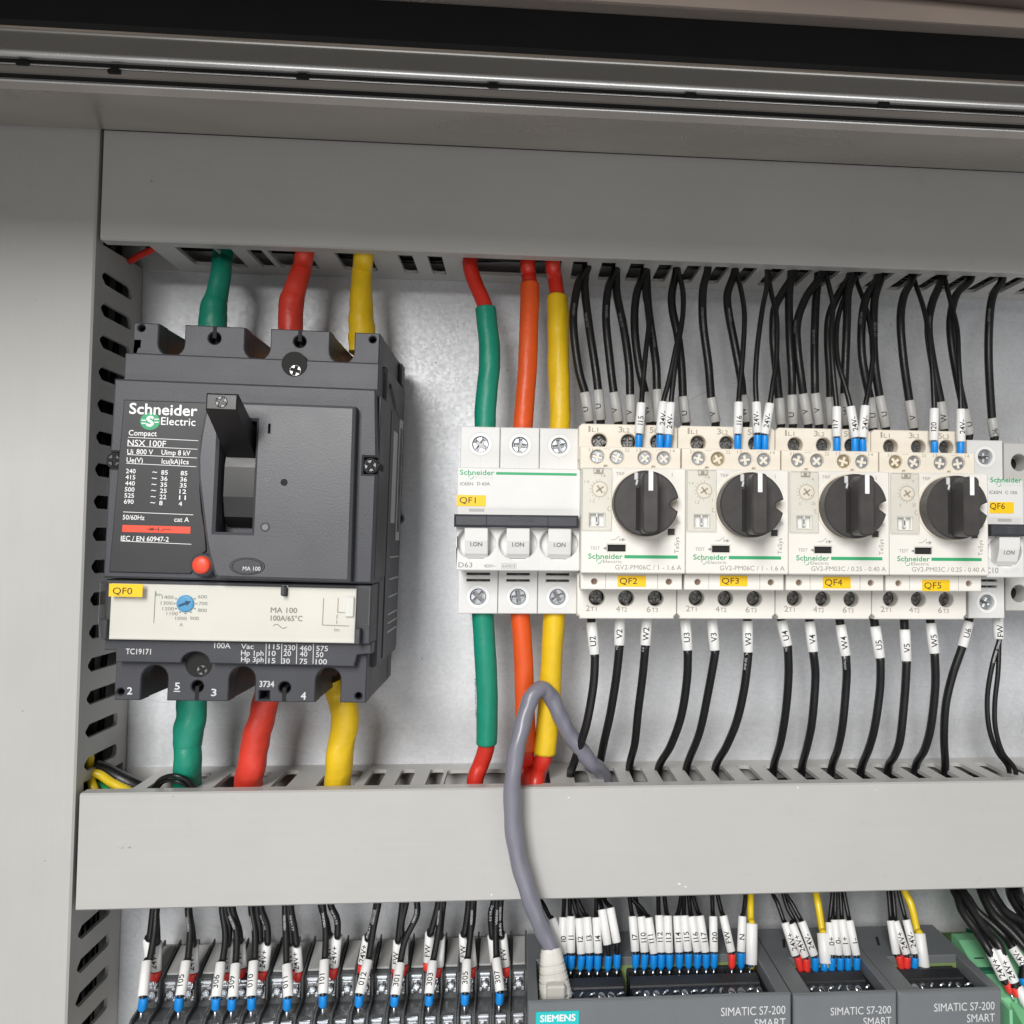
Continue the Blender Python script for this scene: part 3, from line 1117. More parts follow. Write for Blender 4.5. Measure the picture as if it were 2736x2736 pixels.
# emblem disc
ex, ez = nl('F', 298, 649, LD)
s.flat(circ(ex, ez, 3.85, 32, 3.5), LD, 'emblem_green')
s.text('S', ex - 1.25, ez - 1.9, LD + .06, 3.8, WP, w=2.5, bold=.05)
for q in (-1, 1):
    for k in (0, 1):
        s.line((ex + q * 1.6, ez + (k - .5) * 1.2 + q * .3), (ex + q * 3.3, ez + (k - .5) * 1.2 + q * .3), .45, LD + .06, WP)
a, b = nl('B', 259, 409, LD), nl('B', 627, 462, LD)
s.flat(rrect(a[0], b[0], b[1] + .2, a[1] - .2), LD, 'signal_red')
zc = (a[1] + b[1]) / 2
xc = nl('B', 418, 436, LD)[0]
for dx, dz in ((1, 0), (.7, .7), (.7, -.7)):
    s.line((xc - 1.1 * dx, zc - 1.1 * dz), (xc + 1.1 * dx, zc + 1.1 * dz), .22, LD + .06, 'print_black')
s.line((xc - 1.8, zc), (xc + 2.6, zc), .25, LD + .06, 'print_black')
s.line((xc + 2.6, zc - .9), (xc + 2.6, zc + .9), .25, LD + .06, 'print_black')
s.line((xc + 3.6, zc - .7), (xc + 4.8, zc + .1), .25, LD + .06, 'print_black')
s.line((xc + 4.8, zc + .1), (xc + 7.4, zc + .1), .25, LD + .06, 'print_black')
s.build('printed_lettering', lab)
# right flank: stepped ribs and two paper labels
s = MB()
s.box(104.9, 105.5, 18, 60, -40, 70, 'charcoal', .2)
for z in (-30, -26, -22, -14, -6, 4):
    s.box(105.4, 105.75, 22, 50, z, z + .6, 'print_light', 0)
for z0, z1, d0, d1 in ((76, 86, 24, 40), (88, 98, 16, 26), (66, 72, 50, 66)):
    s.box(103, 104.6, d0, d1, z0, z1, 'charcoal', .3)
s.tube([(104.2, 66, 80), (104.4, 50, 74), (104.4, 34, 70)], 1.6, 'charcoal', 10)
s.build('flank_ribs', ncb)
s = MB()
s.box(105.45, 105.62, 40, 52, 20, 62, 'print_light', 0)
s.box(105.45, 105.62, 22, 34, 12, 70, 'print_light', 0)
for i in range(26):
    s.box(105.6, 105.7, 24, 32, 16 + 1.9 * i, 18 + 1.9 * i + random.choice((.5, .8, 1.1)), 'print_grey', 0)
s.build('side_label', ncb)


# ------------------------------------------------------------------ shared printed logo for the pale devices
def small_logo(s, loc, c, u0, vb, u1, cap, d):
    txt_px(s, 'Schneider', c, u0, vb, u1, cap, d, 'print_green', loc, .015)


def mini_emblem(s, x, z, h, d):
    k = .35 * h
    s.ring(x, z, k * .95, k * 1.25, d, 'print_green', 16, 60, 200)
    s.ring(x, z, k * .95, k * 1.25, d, 'print_green', 16, 240, 380)


# ------------------------------------------------------------------ QF1: three pole miniature breaker
QX, QZ = -25.17, -2.52
QF, QT = 71.16, 54.2


def miniature(name_tag, label, loc0, poles, crop, print_fn, nametag_px):
    ox, oz = loc0
    t = thing('miniature_breaker', label, 'circuit breaker', (ox, 0, oz))
    w = 18 * poles

    def loc(c, u, v, d):
        p = cat_(c, u, v, d)
        return p[0] - ox, p[2] - oz

    s = MB()
    s.box(.3, w - .3, 6.5, 66.5, .5, 44.6, 'white_plastic', .4)
    s.box(.3, w - .3, 8, QT - 7.5, -19.6, 64.8, 'white_plastic', .4)
    s.build('body', t)
    for k in range(poles):
        for top in (1, 0):
            z0, z1 = (44.9, 65) if top else (-20, -.4)
            zc = 57.0 if top else (-12.4)
            cx = 18 * k + 9.1
            holes = [circ(cx, zc, 3.75, 24)]
            if not top:
                holes += [rrect(cx - 5.3, cx + 5.2, -2.6, -1.5), rrect(cx - 5.3, cx + 5.2, -5.5, -4.4)]
            s = MB()
            s.prism(rrect(18 * k + .12, 18 * k + 17.88, z0, z1), holes, QT - 8, QT, 'white_plastic', b=.3)
            s.line((cx, z0 + .5), (cx, zc - 5.4), .14, QT + .04, 'print_light')
            s.line((cx, zc + 5.4), (cx, z1 - .5), .14, QT + .04, 'print_light')
            s.ring(cx, zc, 3.75, 5.3, QT + .05, 'print_light' if False else 'sleeve_white', 28)
            s.ring(cx, zc, 5.2, 5.45, QT + .09, 'print_light', 28)
            s.build('terminal_cover', t)
            screw(t, cx, QT - 1.6, zc, 3.65, 'zinc')
    # front plate with rocker openings
    s = MB()
    holes = [circ(18 * k + 8.7, 12.0, 8.3, 28, 7.4) for k in range(poles)]
    s.prism(rrect(0, w, 0, 45, .5, 2), holes, 66, QF, 'white_plastic', b=.45)
    for k in range(poles):
        s.prism(circ(18 * k + 8.7, 12.0, 8.25, 28, 7.35), [], 66.2, 67.4, 'white_plastic', b=0)
        s.ring(18 * k + 8.7, 12, 7.3, 8.3, 67.5, 'print_light', 24, 190, 350, .88)
        if k:
            s.line((18 * k, .3), (18 * k, 19), .12, QF + .04, 'print_light')
        s.line((18 * k + 9, .3), (18 * k + 9, 3.6), .1, QF + .04, 'print_light')
    s.line((.4, 26.9), (w - .4, 26.9), .12, QF + .04, 'print_light')
    s.flat(rrect(5.4, 12.0, 25.6, 27.0), QF + .05, 'sleeve_grey')
    s.build('front_plate', t)
    for k in range(poles):
        s = MB()
        cx = 18 * k + 8.9
        pr = [(66, 5.4), (70.6, 5.4), (72.6, 7.4), (74.8, 13), (75.2, 18.6), (73, 19.6), (66, 19.8)]
        s.prism(pr, [], cx - 5.0, cx + 5.0, 'white_plastic', axis='x', b=.35)
        s.box(cx - 4.9, cx + 4.9, 67, 70.5, 3.2, 5.2, 'white_paint', .2)
        rk = s.build('rocker', t)
        s = MB()
        # lettering lies on the sloping face of the rocker
        m2 = MB().text('I.ON', cx, 0, 0, 1.75, 'print_grey', w=5.0, align='C', bold=.01)
        vs = [(v[0], 73.95 + (v[2]) * .39, 10.6 + v[2]) for v in m2.v]
        s.add(vs, m2.f, 'print_grey')
        s.build('printed_lettering', rk)
    # black bar joining the rockers
    s = MB()
    bar = [(-.6, 18.9), (w - 1.2, 18.9), (w - 1.2, 24.3), (-.6, 24.3)]
    s.prism(bar, [], 70, 77.2, 'charcoal', b=.9)
    for q in (0, 1, 2):
        if poles == 3:
            pv = None
            for k in range(9):
                x = w / 2 - 6.5 + 13 * k / 8
                z = 21.2 + q * .75 + .8 * math.sin(math.pi * k / 8)
                if pv:
                    s.tube([(pv[0], 77.2, pv[1]), (x, 77.2, z)], .16, 'charcoal_smooth', 6, caps=False)
                pv = (x, z)
        else:
            s.tube([(6, 77.2, 20.8 + q), (12, 77.2, 20.8 + q)], .16, 'charcoal_smooth', 6)
    if poles == 3:
        for x in (13.2, 39.6):
            s.box(x - .12, x + .12, 77.1, 77.32, 19, 24.2, 'black_matt', 0)
    s.build('tie_bar', t)
    # small white window and printing
    for part in print_fn:
        s = MB()
        part(s, loc)
        s.build('printed_lettering', t)
    s = MB()
    (a, b, c, d) = nametag_px
    p, q = loc(crop, a, b, QF), loc(crop, c, d, QF)
    s.box(p[0], q[0], QF + .02, QF + .2, q[1], p[1], 'tag_yellow', 0)
    tg = s.build('name_tag', t)
    return t, tg, loc


def q1print(s, loc):
    d = QF + .05
    small_logo(s, loc, 'I', 190, 406, 412, 32, d)
    txt_px(s, 'Electric', 'I', 288, 431, 410, 17, d, 'print_light', loc)
    q = loc('I', 262, 419, d)
    mini_emblem(s, q[0], q[1], 2.6, d)
    a, b = loc('I', 424, 389, d), loc('I', 944, 414, d)
    s.flat(rrect(a[0], b[0], b[1], a[1]), d, 'print_green')
    txt_px(s, 'iC65N', 'I', 190, 474, 274, 20, d, 'print_grey', loc, .01)
    txt_px(s, 'D 63A', 'I', 302, 474, 384, 20, d, 'print_grey', loc, .01)


def q1low(s, loc):
    d = QF + .05
    txt_px(s, 'D63', 'I', 181, 1004, 270, 32, d, 'print_grey', loc, .004)
    txt_px(s, '400V~', 'I', 345, 1005, 425, 20, d, 'print_grey', loc)
    txt_px(s, '6000', 'I', 464, 1005, 530, 20, d, 'print_grey', loc)
    txt_px(s, '3', 'I', 533, 1005, 547, 20, d, 'print_grey', loc)
    a, b = loc('I', 459, 978, d), loc('I', 553, 1011, d)
    for k in ((a, (b[0], a[1])), ((b[0], a[1]), b), (b, (a[0], b[1])), ((a[0], b[1]), a)):
        s.line(k[0], k[1], .1, d, 'print_grey')


q1, tg1, l1 = miniature('QF1', 'white three pole miniature breaker with a black tie bar, tagged QF1', (QX, QZ), 3, 'I', (q1print, q1low), (170, 537, 357, 611))
s = MB()
txt_px(s, 'QF1', 'I', 188, 589, 292, 38, QF + .26, 'print_black', l1)
s.build('printed_lettering', tg1)


def q6print(s, loc):
    d = QF + .05
    small_logo(s, loc, 'Rr', 355, 606, 622, 40, d)
    txt_px(s, 'Electric', 'Rr', 462, 640, 616, 24, d, 'print_light', loc)
    q = loc('Rr', 428, 624, d)
    mini_emblem(s, q[0], q[1], 2.6, d)
    txt_px(s, 'iC65N', 'Rr', 346, 706, 452, 26, d, 'print_grey', loc, .01)
    txt_px(s, 'C 10A', 'Rr', 484, 708, 588, 26, d, 'print_grey', loc, .01)


def q6low(s, loc):
    d = QF + .05
    txt_px(s, 'C10', 'Rr', 318, 1388, 424, 44, d, 'print_grey', loc)
    txt_px(s, '6000', 'Rr', 540, 1366, 606, 22, d, 'print_light', loc)
    txt_px(s, '230/400V~', 'Rr', 478, 1390, 605, 22, d, 'print_light', loc)


p6 = at(2587, 1652, QT)
q6, tg6, l6 = miniature('QF6', 'white single pole miniature breaker, tagged QF6, at the right end of the row', (p6[0] + .2, p6[2] + 20.0), 1, 'Rr', (q6print, q6low), (345, 776, 556, 876))
s = MB()
txt_px(s, 'QF6', 'Rr', 352, 836, 480, 48, QF + .26, 'print_black', l6)
s.build('printed_lettering', tg6)

# grey device cut by the right edge of the picture
p = at(2688, 1632, 46)
gd = thing('grey_module', 'pale grey rail module with dark screw holes, behind the breaker tagged QF6', 'rail module', (p[0], 0, p[2]))
s = MB()
zt = at(2688, 1183, 46)[2] - p[2]
hb = [loc for loc in ()]
c1, c2 = at(2724, 1236, 46), at(2724, 1586, 46)
s.prism(rrect(0, 36, 0, zt, .4, 2), [circ(c1[0] - p[0], c1[2] - p[2], 4.2, 24), circ(c2[0] - p[0], c2[2] - p[2], 4.2, 24)], 30, 46, 'device_grey', b=.4)
s.box(0.2, 35.8, 8, 30, .3, zt - .3, 'device_grey', .3)
s.box(.3, 35.7, 45.8, 60, 22, zt - 22, 'device_grey', .5)
s.build('body', gd)
for q in (c1, c2):
    o = MB()
    o.prism(circ(q[0] - p[0], q[2] - p[2], 4.15, 24), [], 31, 36, 'black_matt', b=0)
    o.ring(q[0] - p[0], q[2] - p[2], 2.6, 2.9, 40, 'zinc', 24, 60, 250)
    o.build('screw_hole', gd)


# ------------------------------------------------------------------ QF2..QF5: rotary motor starters, one built, three copied
GX, GZ, GP = 28.053, -2.755, 44.922
GF, GB, GA, GL = 86.4, 66.8, 75.8, 80.5


def gl(i):
    def f(c, u, v, d):
        p = cat_(c, u, v, d)
        return p[0] - GX - i * GP, p[2] - GZ
    return f


def starter_root(i, label):
    return thing('motor_starter', label, 'motor starter', (GX + i * GP, 0, GZ), 'rotary motor starters in a row')


g0 = starter_root(0, 'cream motor starter with a black rotary knob, tagged QF2, next to the white QF1 breaker')
lo = gl(0)
s = MB()
s.box(.3, 44.4, 7, GB - 6, -20.2, 65.6, 'cream_side', .4)
s.box(.4, 44.5, GB - 8, GA - 1.5, 44.5, 54.3, 'cream_side', .3)
s.box(.3, 44.6, GB - 8, GF - 4, .5, 44.6, 'cream', .3)
s.build('body', g0)
upx = [lo('I', u, v, GB) for u, v in ((1090, 190), (1280, 193), (1470, 196))]
lowx = [lo('I', u, v, GB) for u, v in ((1073, 1200), (1264, 1203), (1454, 1205))]
s = MB()
a = lo('I', 950, 1330, GB)[1]
s.prism([(.0, -18.4), (1.2, -19.8), (1.2, -20.8), (43.4, -20.8), (43.4, -19.8), (44.6, -18.4), (44.6, -.6), (0, -.6)], [circ(q[0], q[1], 3.55, 22) for q in lowx], GB - 7, GB, 'cream', b=.4)
s.build('outlet_block', g0)
s = MB()
s.prism([(0, 50), (44.6, 50), (44.6, 64.6), (43, 66), (1.4, 66), (0, 64.6)], [circ(q[0], q[1], 3.55, 22) for q in upx], GB - 7, GB, 'cream_side', b=.4)
s.build('inlet_block', g0)
for q in lowx:
    screw(g0, q[0] - .25, GB - 4.2, q[1] + .3, 3.0, 'zinc_dark')
for q in upx:
    screw(g0, q[0] - .25, GB - 3.6, q[1] + .3, 2.9, 'zinc_dark')
for blk in (lowx, upx):
    s = MB()
    for q in blk:
        s.prism(circ(q[0], q[1], 3.7, 22), [], GB - 6.95, GB - 5.8, 'black_matt', b=0)
    s.build('screw_well', g0)
# auxiliary contact block
ax_ = [lo('I', u, v, GA) for u, v in ((1078, 290), (1205, 294), (1385, 298), (1508, 301))]
zt, zb = lo('I', 1300, 228, GA)[1], 45.0
s = MB()
s.prism([(.1, zb), (44.5, zb), (44.5, zt), (.1, zt)], [circ(q[0], q[1], 3.15, 22) for q in ax_] + [rrect(10.6, 12.2, 45.5, 46.7, .5, 2), rrect(31.7, 33.3, 45.5, 46.7, .5, 2)], GA - 5, GA, 'cream_side', b=.4)
aux = s.build('auxiliary_block', g0)
s = MB()
for q in ax_:
    s.prism(circ(q[0], q[1], 3.3, 22), [], GA - 4.95, GA - 3, 'black_matt', b=0)
s.build('screw_well', aux)
# front cover
s = MB()
ts = [lo('I', u, v, GF) for u, v in ((1144, 858), (1261, 903))]
sq = [lo('I', u, v, GF) for u, v in ((1533, 754), (1578, 796))]
ww = [lo('I', u, v, GF) for u, v in ((1030, 660), (1118, 735))]
s.prism(rrect(.1, 44.8, 0, 45, .6, 3), [rrect(ts[0][0], ts[1][0], ts[1][1], ts[0][1]), rrect(sq[0][0], sq[1][0], sq[1][1], sq[0][1]), rrect(ww[0][0], ww[1][0], ww[1][1], ww[0][1])], GF - 4.2, GF, 'cream', b=.5)
s.build('front_cover', g0)
s = MB()
s.box(ts[0][0] - .3, ts[1][0] + .3, GF - 4.1, GF - 1.6, ts[1][1] - .3, ts[0][1] + .3, 'black_matt', 0)
s.box(sq[0][0] - .3, sq[1][0] + .3, GF - 4.1, GF - 1.2, sq[1][1] - .3, sq[0][1] + .3, 'knob', 0)
s.box(ww[0][0] - .3, ww[1][0] + .3, GF - 4.1, GF - 2.5, ww[1][1] - .3, ww[0][1] + .3, 'white_plastic', 0)
s.box((ww[0][0] + ww[1][0]) / 2 - .4, (ww[0][0] + ww[1][0]) / 2 + .4, GF - 3, GF + .3, ww[1][1] + .5, ww[0][1] + .6, 'white_plastic', .2)
s.box((ww[0][0] + ww[1][0]) / 2 - .35, (ww[0][0] + ww[1][0]) / 2 - .05, GF - 2.4, GF + .35, ww[1][1] + 1.6, ww[0][1] - 1.2, 'black_matt', 0)
s.build('test_slot', g0)
# clear setting window
wn = [lo('I', u, v, GF) for u, v in ((978, 364), (1168, 768))]
s = MB()
s.prism(rrect(wn[0][0], wn[1][0], wn[1][1], wn[0][1], .3, 2), [rrect(ww[0][0] - .4, ww[1][0] + .4, ww[1][1] - .4, ww[0][1] + .4), rrect(5.2, 9.0, 42.4, 44.3)], GF + .02, GF + 1.3, 'clear_cover', b=.35)
s.build('clear_window', g0)
s = MB()
s.box(5.4, 8.8, GF - .2, GF + .9, 42.5, 44.1, 'cream_side', .2)
s.box(6.2, 7.8, GF + .6, GF + 1.0, 42.7, 43.9, 'terminal_cover', .1)
s.build('window_hinge', g0)
# dial
dc = lo('I', 1093, 500, GF)
s = MB()
s.ring(dc[0], dc[1], 3.15, 3.4, GF + .06, 'print_faint_cream', 28)
s.prism(circ(dc[0], dc[1], 3.0, 24), [], GF - .5, GF + .1, 'cream_side', b=.2)
for a in (35, 125):
    t = R_(a)
    s.line((dc[0] - 1.9 * math.cos(t), dc[1] - 1.9 * math.sin(t)), (dc[0] + 1.9 * math.cos(t), dc[1] + 1.9 * math.sin(t)), .75, GF + .16, 'print_faint_cream')
for k in range(9):
    t = R_(90 + 22 * k)
    s.line((dc[0] + 3.7 * math.cos(t), dc[1] + 3.7 * math.sin(t)), (dc[0] + 4.4 * math.cos(t), dc[1] + 4.4 * math.sin(t)), .2, GF + .06, 'print_faint_cream')
t = R_(-35)
s.flat([(dc[0] + 2.8 * math.cos(t), dc[1] + 2.8 * math.sin(t)), (dc[0] + 1.5, dc[1] - 1.8), (dc[0] + 2.3, dc[1] - .9)], GF + .16, 'print_faint_cream')
s.build('setting_dial', g0)
# rotary knob
kc = lo('I', 1391, 592, 93)
KX, KZ = kc
KR = 13.75
s = MB()
outl = []
for k in range(73):
    t = R_(-2 + 12 + (360 - 24) * k / 72)
    outl.append((KX + KR * math.cos(t), KZ + KR * math.sin(t)))
t0 = outl[-1]
for k in range(1, 8):
    t = R_(90 + 180 * k / 8)
    outl.append((KX + KR - 1.7 + 1.75 * math.cos(t) * 1.1, KZ - .2 - 1.75 * math.sin(R_(90 + 180 * k / 8))))
s.prism(circ(KX, KZ, KR + .9, 48), [], GF - .3, GF + .7, 'cream_side', b=.3)
s.prism(outl, [], GF + .6, 94.5, 'knob', b=.6)
bar = []
hw = 3.35
zt2, zb2 = KZ + 12.4, KZ - 12.6
prb = rrect(KX - hw, KX + hw, zb2, zt2, 2.2, 4)
s.prism(prb, [], 94.4, 106.5, 'knob', b=.7)
s.box(KX - hw - 1.1, KX - hw + .6, 93.8, 94.9, KZ - 11.2, KZ + 6.5, 'black_matt', .1)  # black strip: shade beside the bar put into the colour
kn = s.build('rotary_knob', g0)
s = MB()
s.box(KX - .95, KX + .95, 106.3, 106.72, KZ + 4.6, KZ + 12.6, 'white_paint', .15)
s.box(KX - .95, KX + .95, 103.5, 106.72, KZ + 12.1, KZ + 12.7, 'white_paint', .1)
s.build('pointer', kn)
s = MB()
s.box(KX - 5.2, KX - 3.6, GF + .2, 95.2, KZ + 9.6, KZ + 12.8, 'print_light', .3)
s.tube([(KX - 3.9, 94.8, KZ + 9.6), (KX - 4.4, 94.9, KZ + 7.4)], .5, 'print_light', 8)
s.build('padlock_tab', kn)
# lower label bar
bl = [lo('I', u, v, GL) for u, v in ((970, 1042), (1624, 1150))]
s = MB()
hp = [lo('I', u, v, GL) for u, v in ((1058, 1096), (1540, 1098))]
s.prism(rrect(bl[0][0], bl[1][0], bl[1][1], -.15, .3, 2), [circ(q[0], q[1], 1.35, 16) for q in hp], GL - 12, GL, 'cream', b=.35)
for u in (1131, 1466):
    a = lo('I', u, 1045, GL)
    s.line((a[0], -.4), (a[0], bl[1][1] + .4), .22, GL + .04, 'print_faint_cream')
for q in hp:
    s.prism(circ(q[0], q[1], 1.5, 16), [], GL - 4, GL - 2.5, 'hole_brown', b=0)
s.build('label_bar', g0)
# permanent lettering common to all four
s = MB()
d = GF + .05
small_logo(s, lo, 'I', 1018, 948, 1240, 32, d)
txt_px(s, 'Electric', 'I', 1113, 976, 1236, 20, d, 'print_faint', lo)
q = lo('I', 1088, 963, d)
mini_emblem(s, q[0], q[1], 2.6, d)
a, b = lo('I', 1252, 925, d), lo('I', 1596, 949, d)
s.flat(rrect(a[0], b[0], b[1], a[1]), d, 'print_green')
txt_px(s, 'TEST', 'I', 1032, 890, 1094, 20, d, 'print_faint', lo)
a, b, c = (lo('I', *q, d) for q in ((1112, 881), (1136, 870), (1136, 893)))
s.flat([a, b, c], d, 'print_faint')
txt_px(s, 'TRIP', 'I', 1198, 410, 1252, 20, d, 'print_faint', lo)
q = lo('I', 1158, 626, d)
s.ring(q[0], q[1], .8, 1.05, d, 'print_faint_cream', 20)
a, b = lo('I', 1560, 394, d), lo('I', 1560, 420, d)
s.line(a, b, .25, d, 'print_faint_cream')
for k in (0, 13):
    s.line(lo('I', 1588 + k, 703, d), lo('I', 1600 + k, 715, d), .2, d, 'print_faint_cream')
    s.line(lo('I', 1600 + k, 715, d), lo('I', 1588 + k, 727, d), .2, d, 'print_faint_cream')
q = lo('I', 1603, 914, d)
s.text('TeSys', q[0], q[1], d, 1.9, 'print_faint', w=6.9, rot=R_(90))
pp = [(1166, 826), (1190, 826), (1222, 802)]
for k in range(2):
    s.line(lo('I', *pp[k], d), lo('I', *pp[k + 1], d), .2, d, 'print_faint')
s.line(lo('I', 1218, 826, d), lo('I', 1260, 826, d), .2, d, 'print_faint')
s.line(lo('I', 1222, 816, d), lo('I', 1222, 836, d), .2, d, 'print_faint')
for dx, dz in ((10, 10), (10, -10), (0, 12)):
    s.line(lo('I', 1242 - dx, 826 - dz, d), lo('I', 1242 + dx, 826 + dz, d), .18, d, 'print_faint')
s.build('printed_lettering', g0)
d = GB + .05
BLK = {1: MB(), 0: MB()}
for st, u, v, c in (('2', 1003, 1286, 36), ('4', 1197, 1290, 36), ('6', 1395, 1293, 36), ('1', 1020, 130, 38), ('3', 1213, 133, 36), ('5', 1414, 136, 36)):
    txt_px(BLK[v < 500], st, 'I', u, v, u + (12 if st == '1' else 26), c, d, 'print_faint_cream', lo, .006)
for st, u, v in (('T1', 1032, 1286), ('T2', 1228, 1290), ('T3', 1427, 1293), ('L1', 1042, 130), ('L2', 1244, 133), ('L3', 1446, 136)):
    txt_px(BLK[v < 500], st, 'I', u, v, u + 40, 27, d, 'print_faint_cream', lo, .006)
for k in (0, 1):
    BLK[k].build('printed_lettering', g0)
s = MB()
d = GA + .05
for st, u, v in (('21', 1017, 254), ('22', 1254, 258), ('13', 1330, 258), ('14', 1548, 262)):
    txt_px(s, st, 'I', u, v, u + 30, 20, d, 'print_faint_cream', lo)
s.line(lo('I', 1115, 240, d), lo('I', 1165, 240, d), .15, d, 'print_faint_cream')
s.line(lo('I', 1455, 250, d), lo('I', 1500, 242, d), .15, d, 'print_faint_cream')
s.build('printed_lettering', g0)

base_children = [o for o in SC.objects if o.parent == g0]
sub = {o: [c for c in SC.objects if c.parent == o] for o in base_children}
GLAB = ('cream motor starter with a black rotary knob, tagged QF3', 'cream motor starter with a black rotary knob, tagged QF4', 'cream motor starter with a black rotary knob, tagged QF5, next to the white QF6 breaker')
G = [g0]
for i in (1, 2, 3):
    r = starter_root(i, GLAB[i - 1])
    G.append(r)
    for o in base_children:
        c = o.copy()
        COL.objects.link(c)
        c.parent = r
        for q in sub[o]:
            e = q.copy()
            COL.objects.link(e)
            e.parent = c
            if e.name.startswith('screw') and not e.name.startswith('screw_'):
                e.rotation_euler.y = random.uniform(0, 3)
        if c.name.startswith('screw') and not c.name.startswith('screw_'):
            c.rotation_euler.y = random.uniform(0, 3)
TAGPX = (('I', 1208, 1057, 1390, 1129), ('D', 1358, 1086, 1410, 1106), ('J', 634, 1065, 813, 1140), ('J', 1274, 1085, 1452, 1158))
for i, r in enumerate(G):
    l = gl(i)
    for k, q in enumerate(ax_):
        screw(r, q[0] + .05, GA - 1.0, q[1], 2.95, 'zinc_yellow' if (i, k) in ((1, 1), (2, 2), (3, 0)) else 'zinc')
    c, u0, v0, u1, v1 = TAGPX[i]
    a, b = l(c, u0, v0, GL), l(c, u1, v1, GL)
    s = MB()
    s.box(a[0], b[0], GL + .02, GL + .2, b[1], a[1], 'tag_yellow', 0)
    tg = s.build('name_tag', r)
    s = MB()
    w = b[0] - a[0]
    s.text('QF%d' % (i + 2), a[0] + w * .07, b[1] + (a[1] - b[1]) * .24, GL + .27, (a[1] - b[1]) * .54, 'print_black', w=w * .62)
    s.build('printed_lettering', tg)
    s = MB()
    d = GF + .05
    p0, p1 = lo('I', 1192, 1018, d), lo('I', 1619, 1018, d)
    if i < 2:
        s.text('GV2-PM06C / 1 - 1.6 A', p0[0], p0[1], d, 1.95, 'print_faint', w=p1[0] - p0[0])
        ar = (('1.4', 995, 460), ('1.2', 1032, 584), ('1.6', 1103, 420), ('1', 1145, 572))
    else:
        s.text('GV2-PM03C / 0.25 - 0.40 A', p0[0] - 4.9, p0[1], d, 1.95, 'print_faint', w=p1[0] - p0[0] + 4.9)
        ar = (('3', 1040, 586), ('.25', 1120, 584), ('4', 1128, 425))
    s.build('rating_lettering', r)
    s = MB()
    for st, u, v in ar:
        q = lo('I', u, v, d)
        s.text(st, q[0], q[1], d, 1.25, 'print_faint_cream')
    s.build('dial_numerals', r)


# ------------------------------------------------------------------ wires
def sleeve_text(st, p0, p1, r, h, m, w=None, frac=0.5, roll=0.0, bold=.01, side=None):
    """Lettering wrapped on a sleeve, reading from p0 up to p1."""
    a, b = Vector(p0), Vector(p1)
    ax = (b - a).normalized()
    L = (b - a).length
    front = Vector(side) if side else Vector((0, 1, 0))
    f = (front - ax * front.dot(ax)).normalized()
    e = f.cross(ax)          # points to the top of the letters
    if e.x > 0:
        e = -e
    vs, fs = text_sliced(st, bold)
    x0, x1 = min(v[0] for v in vs), max(v[0] for v in vs)
    k = h / CAP
    tw = (x1 - x0) * k
    kx = k
    if w and tw > w:
        kx = k * w / tw
        tw = w
    out = []
    for q in vs:
        s_ = frac * L - tw / 2 + (q[0] - x0) * kx
        th = (q[1] * k - h / 2) / r + roll
        n = f * math.cos(th) + e * math.sin(th)
        out.append(tuple(a + ax * s_ + n * (r + .05)))
    return MB().add(out, fs, m)


def mk_wire(label, pts, r, group, m='wire_black', sleeves=(), ferrule=None, cat='wire', name='wire', per=6, n=10, print_=None):
    """pts: list of (x,d,z). sleeves: (p0,p1,radius,material,text,height,...) ; ferrule: (p_top,p_tip,radius,material)."""
    base = tuple(pts[0])
    t = thing(name, label, cat, base, group)
    sp = spline(pts, per)
    s = MB()
    s.tube(sp, r, m, n)
    s.build('insulation', t, base)
    for sv in sleeves:
        p0, p1, sr, sm, st, h = sv[:6]
        fr = sv[6] if len(sv) > 6 else .5
        rl = sv[7] if len(sv) > 7 else 0
        a, b = Vector(p0), Vector(p1)
        ax = b - a
        L = ax.length
        s = MB()
        s.lathe([(0, sr - .75), (.02, sr - .2), (.25, sr), (L - .25, sr), (L - .02, sr - .2), (L, sr - .75)], a, ax, sm, 18)
        o = s.build('marker_sleeve', t, base)
        if st:
            sleeve_text(st, p0, p1, sr, h, 'print_black', L * .82, fr, rl).build('printed_lettering', o, base)
    if ferrule:
        p0, p1, fr_, fm = ferrule
        a, b = Vector(p0), Vector(p1)
        ax = b - a
        L = ax.length
        s = MB()
        s.lathe([(0, fr_ * .72), (.05, fr_ * .98), (.4, fr_), (L * .74, fr_ * .97), (L * .88, fr_ * .7), (L, fr_ * .42)], a, ax, fm, 16)
        o = s.build('ferrule', t, base)
        s = MB()
        s.lathe([(0, fr_ * .33), (3.2, fr_ * .33)], b - ax.normalized() * .1, ax, 'zinc', 10)
        s.build('pin', o, base)
    if print_:
        st, f0, f1, h, pm, roll = print_
        k0, k1 = int(f0 * (len(sp) - 1)), int(f1 * (len(sp) - 1))
        vs, fs = text_sliced(st, .0)
        x0, x1 = min(v[0] for v in vs), max(v[0] for v in vs)
        seg = [0.0]
        for i in range(k0, k1):
            seg.append(seg[-1] + (sp[i + 1] - sp[i]).length)
        k = h / CAP
        tot = seg[-1]
        kx = min(k * 1.15, tot / (x1 - x0))
        out = []
        for q in vs:
            sd = (q[0] - x0) * kx
            j = 0
            while j < len(seg) - 2 and seg[j + 1] < sd:
                j += 1
            fr2 = (sd - seg[j]) / max(1e-6, seg[j + 1] - seg[j])
            p = sp[k0 + j].lerp(sp[k0 + j + 1], fr2)
            ax = (sp[k0 + j + 1] - sp[k0 + j]).normalized()
            f = Vector((0, 1, 0)) - ax * ax.y
            f.normalize()
            e = f.cross(ax)
            th = (q[1] * k - h / 2) / r + roll
            out.append(tuple(p + (f * math.cos(th) + e * math.sin(th)) * (r + .04)))
        MB().add(out, fs, pm).build('printed_lettering', t, base)
    return t


